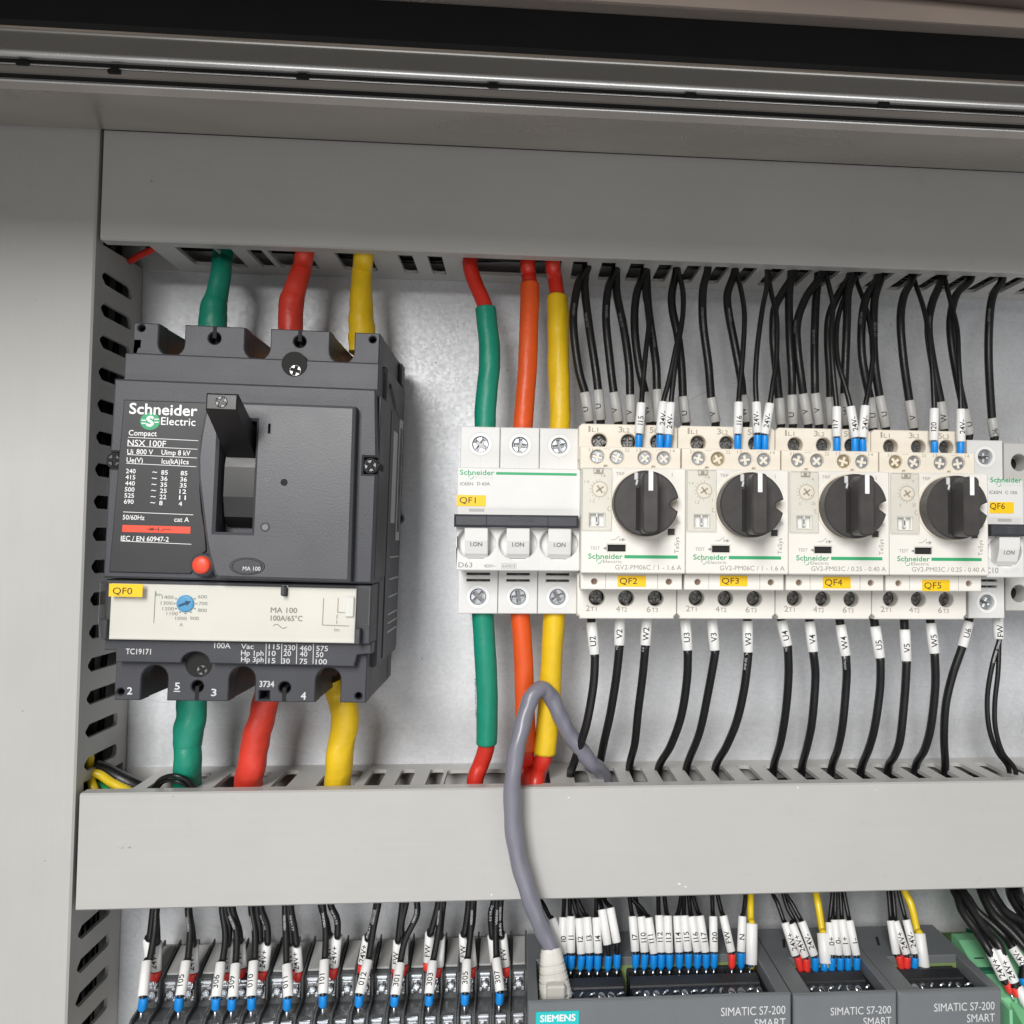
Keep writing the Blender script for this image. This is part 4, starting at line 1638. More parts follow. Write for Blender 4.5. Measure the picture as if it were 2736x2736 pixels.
def path(c, pts):
    return [cat_(c, *p) for p in pts]


def above(p, dz=9, dd=0):
    return (p[0], p[1] + dd, p[2] + dz)


def dq(n, a, b, bow):
    """depth along a hanging wire: from a to b with a bow towards the viewer."""
    return [a + (b - a) * k / (n - 1) + bow * math.sin(math.pi * k / (n - 1)) for k in range(n)]


RP, RT = 1.98, 1.22
PRINTS = ['300/500V  ZR-BVR', '450/750V', 'ZR-RV 2.5', 'CHEN GUANG', '300/500V']


def top_wire(c, pts, sl, st, label, thin=False, fer=None, frac=.5, roll=0.0, bow=None, grey=None, d1=None):
    """A black wire out of the top duct: pts from the slot down to the sleeve; sl = sleeve (u0,v0,u1,v1)."""
    n = len(pts)
    p0 = atz(*c2s(c, *pts[0]), Z1)
    da = min(41, max(14, p0[1]))
    db = d1 or (71.5 if thin else 53.0)
    ds = dq(n, da, db, bow if bow is not None else (8 if thin else 7))
    P = [(p0[0], da, Z1 + 1.0)] + [cat_(c, q[0], q[1], ds[i]) for i, q in enumerate(pts) if i]
    a, b = cat_(c, sl[0], sl[1], db), cat_(c, sl[2], sl[3], db if thin else db - .8)
    P[-1] = a
    P += [tuple(Vector(a).lerp(Vector(b), .3)), tuple(Vector(a).lerp(Vector(b), .6)), b]
    P = [above(P[0], 14, -4)] + P
    if thin:
        sv = [(b, a, 2.05, 'sleeve_white', st, 2.35, frac, roll)]
    else:
        P.append((b[0], b[1] - 4, b[2] - 7))
        sv = [(b, a, 2.45, 'sleeve_grey', st, 2.5, frac, roll)]
    f = None
    if fer:
        p, q = cat_(c, fer[0], fer[1], 71.5), cat_(c, fer[2], fer[3], 71.5)
        v = (Vector(q) - Vector(p))
        q = tuple(Vector(p) + v.normalized() * 8.5)
        f = (p, q, 1.65, 'ferrule_blue')
        P.append(tuple(Vector(p) + v.normalized() * .8))
    pr = (PRINTS[len(label) % 5], .3, .72, 1.05, 'print_grey', random.uniform(-.2, .8)) if not thin and len(label) % 3 else None
    return mk_wire(label, P, RT if thin else RP, 'black wires above the breakers', sleeves=sv, ferrule=f, print_=pr)


top_wire('G', [(955, 180), (905, 250), (872, 400), (870, 560), (900, 790), (938, 930)], (938, 928, 966, 1105), 'U', 'first black wire with grey sleeve U above QF2, nearest the yellow cable', frac=.42, roll=.5)
top_wire('G', [(945, 185), (938, 300), (965, 540), (1000, 770), (1020, 915)], (1018, 913, 1034, 1098), 'U', 'second black wire with grey sleeve U above QF2, a little taller than its neighbour', frac=.46, roll=.35)
top_wire('G', [(1125, 190), (1080, 300), (1066, 480), (1090, 740), (1115, 930)], (1113, 928, 1142, 1108), 'V', 'left one of the two black wires with grey sleeves V above QF2', frac=.4, roll=.5)
top_wire('G', [(1130, 195), (1132, 330), (1172, 530), (1205, 760), (1216, 945)], (1213, 943, 1218, 1110), 'V', 'right one of the two black wires with grey sleeves V above QF2', frac=.35, roll=.4)
top_wire('G', [(1300, 195), (1250, 340), (1240, 540), (1265, 760), (1304, 930)], (1302, 928, 1334, 1110), 'W', 'black wire with grey sleeve W half hidden behind the I15 sleeve', frac=.4, roll=.4)
top_wire('G', [(1312, 200), (1322, 400), (1348, 600), (1370, 760), (1378, 912)], (1376, 910, 1386, 1108), '', 'black wire with blank grey sleeve between the I15 and 24V- sleeves of QF2')
top_wire('G', [(1300, 200), (1302, 330), (1327, 490), (1308, 680), (1290, 880), (1287, 990)], (1282, 992, 1266, 1180), 'I15', 'thin black wire with white sleeve I15 and blue ferrule', True, (1266, 1188, 1264, 1256), frac=.42)
top_wire('G', [(1500, 190), (1530, 300), (1532, 460), (1495, 640), (1450, 850), (1422, 985)], (1414, 985, 1394, 1180), '24V-', 'thin black wire with white sleeve 24V-, left one of the pair at QF2', True, (1394, 1188, 1394, 1258), frac=.48, roll=-.2)
top_wire('G', [(1505, 190), (1536, 330), (1528, 500), (1500, 660), (1476, 850), (1462, 990)], (1461, 990, 1446, 1186), '24V-', 'thin black wire with white sleeve 24V-, right one of the pair at QF2', True, (1446, 1188, 1440, 1258), frac=.4, roll=.1)
top_wire('G', [(1495, 190), (1467, 320), (1470, 430), (1503, 590), (1525, 780), (1534, 955)], (1533, 953, 1552, 1112), 'U', 'black wire with grey sleeve U at the left end of the block tagged QF3', frac=.36, roll=.3)
top_wire('G', [(1685, 185), (1656, 300), (1655, 500), (1688, 760), (1706, 962)], (1704, 960, 1732, 1110), 'V', 'lone straight black wire with grey sleeve V above QF3', frac=.35, roll=.5)
top_wire('G', [(1850, 195), (1806, 320), (1808, 430), (1848, 640), (1885, 840), (1898, 945)], (1896, 945, 1915, 1110), 'W', 'black wire with grey sleeve W just behind the I16 sleeve', frac=.38, roll=.4)
top_wire('G', [(1858, 195), (1893, 340), (1907, 480), (1895, 720), (1878, 900), (1873, 985)], (1872, 987, 1866, 1182), 'I16', 'thin black wire with white sleeve I16 and blue ferrule', True, (1866, 1190, 1866, 1258), frac=.42)
top_wire('H', [(345, 205), (342, 300), (320, 410), (288, 640), (274, 850), (276, 1000)], (279, 1003, 286, 1195), '24V-', 'thin black wire with white sleeve 24V-, left one of the pair at QF3', True, (287, 1208, 285, 1280), frac=.45, roll=.4)
top_wire('H', [(350, 205), (372, 330), (404, 480), (403, 740), (382, 890), (364, 1010)], (364, 1012, 330, 1202), '24V-', 'thin black wire with white sleeve 24V-, right one of the pair at QF3', True, (332, 1210, 332, 1280), frac=.42, roll=.2)
top_wire('H', [(515, 208), (440, 330), (392, 430), (384, 600), (400, 790), (420, 982)], (418, 980, 432, 1142), '', 'black wire with blank grey sleeve at the left end of the block tagged QF4')
top_wire('H', [(495, 212), (481, 340), (484, 600), (498, 830), (502, 962)], (500, 960, 506, 1142), 'U', 'black wire with grey sleeve U above QF4', frac=.32, roll=.6)
top_wire('H', [(690, 212), (590, 350), (532, 510), (534, 680), (556, 860), (572, 955)], (568, 953, 600, 1142), 'V', 'left one of the two black wires with grey sleeves V above QF4', frac=.42, roll=.5)
top_wire('H', [(660, 225), (646, 400), (638, 650), (640, 850), (644, 952)], (642, 950, 668, 1144), 'V', 'right one of the two black wires with grey sleeves V above QF4', frac=.46, roll=.4)
top_wire('H', [(860, 225), (780, 350), (730, 480), (722, 640), (732, 820), (740, 975)], (736, 973, 746, 1145), '', 'black wire with blank grey sleeve left of the I17 sleeve')
top_wire('H', [(710, 215), (738, 330), (752, 410), (742, 600), (752, 800), (772, 1030)], (775, 1032, 776, 1218), 'I17', 'thin black wire with white sleeve I17 and blue ferrule', True, (777, 1226, 777, 1300), frac=.42, roll=.7)
top_wire('H', [(880, 225), (845, 330), (838, 520), (828, 780), (824, 950)], (822, 950, 838, 1148), 'W', 'black wire with grey sleeve W behind the I17 sleeve', frac=.45, roll=.3)
top_wire('H', [(872, 225), (800, 420), (774, 560), (780, 740), (826, 900), (858, 1028)], (860, 1030, 892, 1222), '24V-', 'thin black wire with white sleeve 24V-, left one of the pair at QF4', True, (888, 1230, 888, 1300), frac=.42, roll=.1)
top_wire('H', [(890, 240), (950, 400), (987, 560), (1000, 700), (980, 880), (954, 1025)], (952, 1026, 935, 1224), '24V-', 'thin black wire with white sleeve 24V-, right one of the pair at QF4', True, (934, 1234, 938, 1305), frac=.46, roll=.0)
top_wire('H', [(1030, 235), (958, 360), (930, 520), (934, 740), (972, 980)], (980, 978, 1002, 1166), 'U', 'left one of the two black wires with grey sleeves U above QF5', frac=.42, roll=.2)
top_wire('H', [(1050, 232), (1010, 370), (1003, 600), (1013, 790), (1042, 968)], (1040, 966, 1080, 1160), 'U', 'right one of the two black wires with grey sleeves U above QF5', frac=.42, roll=.2)
top_wire('H', [(1245, 238), (1190, 350), (1170, 500), (1188, 740), (1226, 995)], (1224, 993, 1252, 1166), 'V', 'black wire with grey sleeve V above QF5', frac=.38, roll=.3)
top_wire('H', [(1425, 240), (1366, 390), (1342, 540), (1366, 740), (1412, 1002)], (1418, 1002, 1440, 1172), 'W', 'black wire with grey sleeve W right of the I20 sleeve', frac=.4, roll=.3)
top_wire('H', [(1250, 245), (1308, 410), (1340, 560), (1366, 800), (1380, 1040)], (1378, 1043, 1374, 1242), 'I20', 'thin black wire with white sleeve I20 and blue ferrule', True, (1380, 1248, 1380, 1320), frac=.42, roll=.5)
top_wire('H', [(1605, 248), (1515, 340), (1478, 500), (1490, 680), (1530, 900), (1562, 1050)], (1562, 1048, 1594, 1205), 'U', 'black wire with grey sleeve tucked behind the last white sleeve 24V- of QF5', frac=.4)
top_wire('H', [(1440, 238), (1488, 420), (1520, 560), (1528, 740), (1538, 900), (1543, 1045)], (1542, 1047, 1542, 1250), '24V-', 'lone thin black wire with white sleeve 24V- above QF5', True, (1542, 1252, 1540, 1325), frac=.45, roll=.1)
top_wire('H', [(1800, 252), (1742, 340), (1718, 500), (1714, 760), (1730, 1105)], (1734, 1102, 1752, 1218), 'U6', 'black wire with a grey sleeve entering the top of the white breaker QF6', frac=.22, roll=.3, d1=47)


def low_wire(c, sl, st, pts, label, stub=None, frac=.42, r=RP, d0=55, sleeve=True, pr=None):
    """A black wire from a breaker's lower terminal down into a slot of the duct below."""
    n = len(pts)
    pe = atz(*c2s(c, *pts[-1]), Z2)
    de = min(41, max(15, pe[1]))
    ds = dq(n, d0 + 1, de, 5)
    P = [cat_(c, q[0], q[1], ds[i]) for i, q in enumerate(pts[:-1])]
    a, b = cat_(c, sl[0], sl[1], d0), cat_(c, sl[2], sl[3], d0 + .6)
    A, B = Vector(a), Vector(b)
    P = [tuple(A.lerp(B, -.45)), tuple(A.lerp(B, -.15)), a, tuple(A.lerp(B, .33)), tuple(A.lerp(B, .66)), b, tuple(A.lerp(B, 1.12))] + P[1:] + [(pe[0], de, Z2 + .5), (pe[0] + random.uniform(-1, 1), de - 2, Z2 - 12)]
    sv = [(b, a, 2.5, 'sleeve_white', st, 2.7, frac, .15)] if sleeve else []
    return mk_wire(label, P, r, 'black wires below the breakers', sleeves=sv, print_=pr)


JUNK = ['300/500V  ZR-BVR', '450/750V', 'ZR-RV 2.5', 'CHEN GUANG', '300/500V']
LOWW = [
    ('K', (1160, 150, 1180, 358), 'U2', [(1180, 356), (1172, 560), (1130, 800), (1080, 960), (1040, 1080), (1025, 1130)]),
    ('K', (1343, 122, 1340, 300), 'V2', [(1340, 300), (1318, 520), (1280, 750), (1240, 930), (1212, 1090)]),
    ('K', (1518, 122, 1508, 300), 'W2', [(1505, 300), (1490, 500), (1462, 720), (1440, 930), (1405, 1090)]),
    ('K', (1765, 128, 1780, 332), 'U3', [(1780, 335), (1775, 530), (1738, 760), (1670, 950), (1596, 1088)]),
    ('L', (5, 122, 22, 318), 'V3', [(20, 320), (-15, 560), (-70, 820), (-150, 1040)]),
    ('L', (224, 135, 228, 330), 'W3', [(222, 333), (205, 550), (160, 750), (95, 910), (28, 1042)]),
    ('L', (434, 132, 470, 290), 'U4', [(472, 290), (478, 470), (462, 680), (430, 880), (388, 1035)]),
    ('L', (608, 138, 630, 326), 'V4', [(634, 328), (644, 490), (624, 750), (595, 900), (562, 1040)]),
    ('L', (798, 158, 830, 350), 'W4', [(833, 350), (836, 500), (814, 760), (784, 920), (746, 1040)]),
    ('L', (1012, 168, 1042, 364), 'U5', [(1038, 365), (1043, 550), (1012, 780), (975, 920), (930, 1045)]),
    ('L', (1195, 188, 1205, 384), 'V5', [(1200, 386), (1195, 600), (1168, 860), (1132, 970), (1096, 1040)]),
    ('L', (1355, 148, 1378, 336), 'W5', [(1375, 338), (1384, 540), (1358, 780), (1318, 930), (1266, 1032)]),
    ('L', (1590, 140, 1550, 296), 'U6', [(1545, 298), (1488, 480), (1448, 660), (1438, 860), (1446, 1040)]),
]
for i, (c, sl, st, pts) in enumerate(LOWW):
    pr = (JUNK[i % 5], .35, .85, 1.1, 'print_light', .75) if i in (1, 2, 4, 5, 6, 8) else None
    low_wire(c, sl, st, pts, 'black wire with white sleeve %s hanging below the breakers' % st, pr=pr, frac=.42 if st != 'U6' else .55, d0=55 if st != 'U6' else 44)
low_wire('L', (1770, 120, 1777, 248), 'FW', [(1765, 250), (1738, 400), (1706, 600), (1715, 790), (1765, 940), (1840, 1060)], 'left strand of the two thin black wires sharing the white sleeve FW', r=1.2, frac=.4, d0=44, pr=('CHEN GUANG  300/500V', .3, .9, .95, 'print_light', .3))
low_wire('L', (1770, 120, 1777, 248), '', [(1788, 250), (1772, 450), (1752, 640), (1756, 800), (1800, 950), (1880, 1068)], 'right strand of the two thin black wires sharing the white sleeve FW', r=1.2, sleeve=False, d0=44)


# ------------------------------------------------------------------ heavy power cables with heat-shrink
def wrinkle(seed, amp):
    rnd = random.Random(seed)
    ph = [rnd.uniform(0, 6.28) for _ in range(6)]

    def f(s_, th):
        return 1 + amp * (math.sin(th * 2 + ph[0] + s_ * 5) * .5 + math.sin(th * 3 + ph[1] - s_ * 7) * .3 + math.sin(s_ * 17 + ph[2]) * .3 + math.sin(s_ * 31 + ph[3] + th) * .25 + .5 * (1 - abs(math.sin(th * 1.5 + ph[4] + s_ * 3))) ** 4 + .35 * (1 - abs(math.sin(s_ * 9 + th + ph[5]))) ** 6)
    return f


def cable(label, segs, group, lettering=None):
    """segs: list of (part name, material, points, radii, wrinkle amplitude)."""
    base = tuple(segs[0][2][0])
    t = thing('power_cable', label, 'cable', base, group)
    for i, (nm, m, pts, rad, amp) in enumerate(segs):
        sp = spline(pts, 14)
        if isinstance(rad, (list, tuple)):
            k = len(rad) - 1
            rr = []
            for j in range(len(sp)):
                x = j / (len(sp) - 1) * k
                a = min(int(x), k - 1)
                f = x - a
                f = f * f * (3 - 2 * f)
                rr.append(rad[a] * (1 - f) + rad[a + 1] * f)
        else:
            rr = rad
        s = MB()
        s.tube(sp, rr, m, 40, rfun=wrinkle(i * 7 + len(label), amp * 1.5) if amp else None)
        o = s.build(nm, t, base)
        if lettering and i == lettering[0]:
            st, f0, f1, h, roll = lettering[1:]
            k0, k1 = int(f0 * (len(sp) - 1)), int(f1 * (len(sp) - 1))
            a, b = sp[k0], sp[k1]
            r0 = rr if not isinstance(rr, list) else max(rr)
            sleeve_text(st, tuple(b), tuple(a), r0 * 1.04, h, 'print_black', (a - b).length, .5, roll).build('printed_lettering', o, base)
    return t


def up_cable(c, pts, z=Z1, top=True):
    p0 = atz(*c2s(c, *pts[0][:2]), z)
    d = min(40, max(16, p0[1]))
    q = (p0[0], d, z)
    return [(q[0], q[1] - 3, q[2] + (14 if top else -14)), q] + [cat_(c, *p) for p in pts[1:]]


GU = 'heavy cables above the big breaker'
cable('thick green sleeved cable entering the top of the big black breaker', [('heat_shrink', 'shrink_green', up_cable('A', [(800, 110), (795, 170, 36), (775, 290, 38), (760, 345, 39), (752, 420, 40), (750, 490, 40), (745, 560, 40)]), [4.6, 4.6, 4.6, 4.7, 4.9, 5.8, 6.0, 6.0, 5.8], .03)], GU)
cable('thick red sleeved cable entering the top of the big black breaker', [('heat_shrink', 'shrink_red', up_cable('A', [(1245, 80), (1238, 140, 34), (1205, 250, 38), (1183, 320, 39), (1172, 400, 40), (1172, 480, 40), (1170, 560, 40)]), [4.2, 4.2, 4.2, 4.7, 4.9, 5.6, 5.7, 5.6, 5.6], .035)], GU)
cable('thick yellow sleeved cable entering the top of the big black breaker', [('heat_shrink', 'shrink_yellow', up_cable('A', [(1568, 92), (1562, 160, 34), (1556, 260, 36), (1556, 340, 38), (1556, 430, 39), (1560, 520, 40), (1530, 620, 42)]), [4.4, 4.4, 4.5, 4.9, 5.2, 5.6, 6.2, 6.0, 3.6], .045)], GU)
GL_ = 'heavy cables below the big breaker'


def dn_cable(c, pts):
    pe = atz(*c2s(c, *pts[-1][:2]), Z2)
    d = min(44, max(16, pe[1]))
    return [cat_(c, *p) for p in pts[:-1]] + [(pe[0], d, Z2), (pe[0] - .5, d - 3, Z2 - 14)]


cable('thick green sleeved cable leaving the bottom of the big black breaker', [('heat_shrink', 'shrink_green', dn_cable('T', [(705, 380, 42), (702, 430, 42), (698, 520, 42), (682, 590, 42), (678, 660, 42), (678, 740, 42), (676, 850)]), [6.4, 6.4, 6.4, 6.5, 6.3, 6.0, 6.0, 6.0, 6.0], .04)], GL_)
cable('thick red sleeved cable leaving the bottom of the big black breaker', [('heat_shrink', 'shrink_red', dn_cable('T', [(1100, 380, 42), (1080, 430, 42), (1060, 520, 42), (1035, 600, 42), (1022, 680, 42), (1012, 760, 42), (995, 850)]), [5.8, 5.9, 5.9, 6.1, 6.0, 6.0, 6.0, 6.0, 6.0], .04)], GL_)
cable('thick yellow sleeved cable leaving the bottom of the big black breaker', [('heat_shrink', 'shrink_yellow', dn_cable('T', [(1432, 320, 46), (1455, 400, 44), (1490, 470, 43), (1488, 580, 42), (1472, 650, 42), (1462, 740, 42), (1452, 850)]), [3.4, 5.4, 6.4, 6.3, 6.2, 5.9, 5.9, 5.9, 5.9], .045)], GL_)

GQ = 'red cables with coloured sleeves above QF1'


def two_part_up(c, red, col, m, label, amp=.02, rr=3.6, rc=4.9):
    a = up_cable(c, red)
    b = [cat_(c, *p) for p in col]
    a = a[:-1] + [b[0], b[1]]
    e = b[-1]
    b = b + [(e[0], e[1], e[2] - 5)]
    cable(label, [('insulation', 'wire_red', a, rr, 0), ('heat_shrink', m, b, rc, amp)], GQ)


two_part_up('G', [(240, 150), (270, 260, 36), (310, 350, 40), (330, 420, 42)], [(334, 420, 43), (345, 520, 44), (358, 650, 45), (358, 780, 46), (346, 900, 46), (335, 1020, 46), (332, 1130, 46)], 'shrink_green', 'red cable with a green sleeve entering the top of QF1')
two_part_up('G', [(590, 150), (596, 210, 34), (600, 240, 36), (602, 275, 37)], [(604, 275, 37), (603, 400, 40), (596, 560, 43), (590, 750, 45), (578, 920, 46), (562, 1130, 46)], 'shrink_orange', 'red cable with an orange sleeve entering the top of QF1', rc=4.55)
two_part_up('G', [(742, 150), (755, 230, 34), (765, 300, 36), (770, 352, 37)], [(772, 352, 38), (776, 480, 41), (778, 650, 44), (780, 800, 45), (785, 950, 46), (786, 1132, 46)], 'shrink_yellow', 'red cable with a yellow sleeve entering the top of QF1', amp=.05, rc=4.9)
GQ2 = 'red cables with coloured sleeves below QF1'


def two_part_dn(c, col, red, m, label, rc=4.9, rr=3.9, amp=.02, let=None):
    b = [cat_(c, *p) for p in col]
    e = b[0]
    b = [(e[0], e[1], e[2] + 5)] + b
    a = dn_cable(c, red)
    a = [b[-2], b[-1]] + a
    cable(label, [('heat_shrink', m, b, rc, amp), ('insulation', 'wire_red', a, rr, 0)], GQ2, let)


two_part_dn('K', [(460, 110, 46), (468, 250, 46), (478, 420, 46), (486, 600, 45), (486, 780, 43), (484, 930, 41)], [(470, 1000, 39), (445, 1070, 37), (410, 1170)], 'shrink_green', 'red cable with a green printed sleeve leaving the bottom of QF1', let=(0, 'HEAT-SHRINKABLE', .42, .99, 1.5, 1.15))
two_part_dn('K', [(700, 110, 46), (712, 250, 46), (722, 420, 45), (728, 600, 44), (732, 780, 42), (740, 970, 39)], [(742, 1040, 36), (738, 1100, 34), (730, 1190)], 'shrink_orange', 'red cable with an orange sleeve leaving the bottom of QF1', rc=4.5, rr=3.7)
two_part_dn('K', [(920, 110, 46), (912, 250, 46), (903, 420, 45), (893, 600, 44), (878, 780, 42), (856, 995, 40)], [(838, 1060, 38), (818, 1110, 36), (800, 1185)], 'shrink_yellow', 'red cable with a yellow sleeve leaving the bottom of QF1', rc=5.1, rr=4.1, amp=.03)

# ------------------------------------------------------------------ grey network cable and its plug
net = thing('network_cable', 'grey network cable arching over the lower duct into the plug of the grey controller', 'network cable', (20, 60, -100))
nb = (20, 60, -100)
P = [cat_('O', 268, 640, 60)] + [cat_('D', *q) for q in ((1043, 1795, 60), (1022, 1750, 62), (1000, 1695, 64), (980, 1630, 65), (968, 1560, 65), (966, 1490, 64), (974, 1420, 62), (988, 1360, 59), (1002, 1318, 56), (1020, 1300, 53), (1038, 1312, 50), (1054, 1345, 48), (1072, 1380, 45), (1094, 1412, 42), (1116, 1440, 38))]
pe = atz(*c2s('D', 1136, 1462), Z2)
P += [(pe[0], min(42, pe[1]), Z2 + 1), (pe[0] + 3, 26, Z2 - 12)]
s = MB()
sp = spline(P, 10)
s.tube(sp, 3.72, 'net_cable', 20, rfun=lambda q, th: 1 + .04 * math.sin(2 * th + q * 105) + .015 * math.sin(th + q * 47))
s.build('jacket', net, nb)
# moulded boot
s = MB()
c0, c1 = Vector(cat_('O', 252, 545, 60)), Vector(cat_('O', 288, 915, 66))
prof = []
ax = c1 - c0
L = ax.length
boot = []
for i in range(13):
    f = i / 12
    w = 4.6 + 3.1 * f
    h = 4.6 + .6 * f
    boot.append((f, w, h))
vs, fs = [], []
n = 24
e1 = Vector((1, 0, 0))
e1 = (e1 - ax.normalized() * e1.dot(ax.normalized())).normalized()
e2 = ax.normalized().cross(e1)
rings = []
for i, (f, w, h) in enumerate(boot):
    for dlt, k in (((0, 1.0), (.045, 1.0), (.05, .93), (.078, .93)) if i in (3, 5, 7) else ((0, 1.0), (.078, 1.0))):
        rings.append((f + dlt * .92, w * k * (.93 if i == 0 and dlt == 0 else 1), h * k * (.93 if i == 0 and dlt == 0 else 1)))
for f, w, h in rings:
    for k in range(n):
        t = 2 * math.pi * k / n
        cx = abs(math.cos(t)) ** .6 * (1 if math.cos(t) > 0 else -1)
        cz = abs(math.sin(t)) ** .6 * (1 if math.sin(t) > 0 else -1)
        vs.append(c0 + ax * f + e1 * (w * cx) + e2 * (h * cz))
for i in range(len(rings) - 1):
    for k in range(n):
        j = (k + 1) % n
        fs.append([i * n + k, i * n + j, (i + 1) * n + j, (i + 1) * n + k])
fs += [list(range(n))[::-1], [(len(rings) - 1) * n + k for k in range(n)]]
s.add(vs, fs, 'boot_beige', False)
q0, q1 = cat_('O', 218, 800, 69), cat_('O', 358, 905, 69)
s.box(q0[0], q1[0], 64, 72.6, q1[2] - 4, q0[2], 'boot_beige', .8)
s.build('plug_boot', net, nb)


# ------------------------------------------------------------------ grey controller modules (lower right)
MF = 82.0


def controller(label, x0, x1, zt, slots, pd, n_scr, name='controller', dback=18):
    """slots: list of (xa, xb) of connectors in the pocket; returns root."""
    t = thing(name, label, 'controller', (x0, 0, zt))
    w = x1 - x0
    X = lambda v: v - x0
    s = MB()
    pa, pb = (12.6 - x0 if len(slots) > 1 else slots[0][0] - x0 - 2.0), slots[-1][1] - x0 + 2.5
    s.prism([(.15, dback), (w - .15, dback), (w - .15, MF - .9), (.15, MF - .9)], [rrect(pa, pb, pd, 79.7)], -6, 0, 'module_grey', axis='z', b=.35)
    s.box(.15, w - .15, 5, pd - .6, -60, -5.8, 'module_dark', .3)
    s.box(.15, pa - .6, pd - .6, 79.8, -60, -5.8, 'module_dark', 0)
    s.box(pb + .6, w - .15, pd - .6, 78, -60, -5.8, 'module_dark', 0)
    for k in range(3):
        xx = pa + (pb - pa) * (.08 + .3 * k)
        s.prism([(xx, 30), (xx + 1.4, 30), (xx - 2.5 + 1.4, 39), (xx - 2.5, 39)], [], -.6, .03, 'black_matt', axis='z', b=0)
    s.build('body', t)
    s = MB()
    s.prism([(.2, -60), (w - .2, -60), (w - .2, -.9), (w - .9, -.3), (.9, -.3), (.2, -.9)], [], MF - 1.9, MF, 'module_grey', b=.6)
    s.build('front_cover', t)
    s = MB()
    s.box(pa - .4, pb + .4, pd, 78, -18, -16.5, 'board_green', 0)
    s.box(pa + .1, pb - .1, pd + .1, pd + .8, -16, -3.4, 'board_edge', .1)
    s.box(pa - .4, pa + .4, pd + 1, 77, -17, -3.5, 'board_green', 0)
    s.build('circuit_board', t)
    for xa, xb in slots:
        nn = n_scr if not isinstance(n_scr, dict) else n_scr[xa]
        s = MB()
        s.box(X(xa), X(xb), pd + 1.2, pd + 4, -16, -4.2, 'connector_black', .3)
        s.box(X(xa), X(xb), pd + 3.6, 56.6, -13, -6.5, 'connector_black', .2)
        pitch = (xb - xa) / nn
        for k in range(nn + 1):
            s.box(X(xa) + pitch * k - .45, X(xa) + pitch * k + .45, pd + 3.6, 56.6, -7, -4.2, 'connector_black', .1)
        s.prism([(56.4, -3.2), (57.2, -2.9), (62.4, -4.4), (62.8, -5.4), (62.8, -13), (56.4, -13)], [], X(xa) - .2, X(xb) + .2, 'connector_black', axis='x', b=.15)
        s.box(X(xa), X(xb), 62.8, 71.3, -14, -5.0, 'connector_black', .25)
        for k in range(nn):
            xx = X(xa) + pitch * (k + .5)
            s.box(xx - 1.0, xx + 1.0, 64.0, 65.2, -5.2, -4.95, 'black_matt', 0)
        cb = s.build('terminal_connector', t)
        for k in range(nn):
            xx = X(xa) + pitch * (k + .5)
            screw(t, xx, 71.0, -3.9, 1.6, 'zinc', 'slot', tilt=R_(-50))
    return t


zc = at(*c2s('O', 900, 925), MF)[2]
ca = cat_('O', 80, 940, MF)
cb_ = cat_('P', 303, 962, MF)
con = lambda c, u, v: atz(*c2s(c, u, v), zc - 4)[0]
cpu = controller('wide dark grey controller with a teal badge and the network plug', ca[0], cb_[0], zc + .4,
                 [(con('O', 300, 790), con('O', 782, 790)), (con('O', 838, 800), con('O', 1790, 790))], 45, {con('O', 300, 790): 7, con('O', 838, 800): 14})
xm = [cat_('P', 312, 938, MF)[0], cat_('P', 1046, 930, MF)[0], cat_('P', 1776, 925, MF)[0]]
ze = cat_('P', 700, 935, MF)[2]
em1 = controller('narrow dark grey expansion module between the wide controller and another narrow module', xm[0], xm[1] - .2, ze + .4, [(con('P', 385, 850), con('P', 838, 850))], 49, 7)
em2 = controller('narrow dark grey expansion module next to the pale green housing', xm[1], xm[2], ze + .2, [(con('P', 1110, 850), con('P', 1555, 850))], 50.5, 7)
for root, c, x0, z0 in ((cpu, 'P', ca[0], zc + .4), (em1, 'P', xm[0], ze + .4), (em2, 'P', xm[1], ze + .2)):
    def lc(c, u, v, d, x0=x0, z0=z0):
        p = cat_(c, u, v, d)
        return p[0] - x0, p[2] - z0
    s = MB()
    d = MF + .06
    if root is cpu:
        txt_px(s, 'SIMATIC S7-200', 'O', 1508, 1046, 1508 + 475, 58, d, 'print_light', lc, .004)
        txt_px(s, 'SMART', 'O', 1755, 1130, 1985, 58, d, 'print_light', lc, .004)
    elif root is em1:
        txt_px(s, 'SIMATIC S7-200', 'P', 576, 1084, 1000, 50, d, 'print_light', lc, .004)
        txt_px(s, 'SMART', 'P', 805, 1156, 1002, 52, d, 'print_light', lc, .004)
    else:
        txt_px(s, 'SIMATIC S7-200', 'P', 1302, 1058, 1726, 52, d, 'print_light', lc, .004)
        txt_px(s, 'SMART', 'P', 1532, 1133, 1728, 52, d, 'print_light', lc, .004)
    s.build('printed_lettering', root)
    if root is cpu:
        a, b = lc('O', 143, 1015, d), lc('O', 461, 1130, d)
        s = MB()
        s.box(a[0], b[0], MF - .5, MF + .35, b[1], a[1], 'teal', .15)
        bd = s.build('badge', root)
        s = MB()
        txt_px(s, 'SIEMENS', 'O', 176, 1088, 433, 46, MF + .42, 'white_paint', lc, .03)
        s.build('printed_lettering', bd)


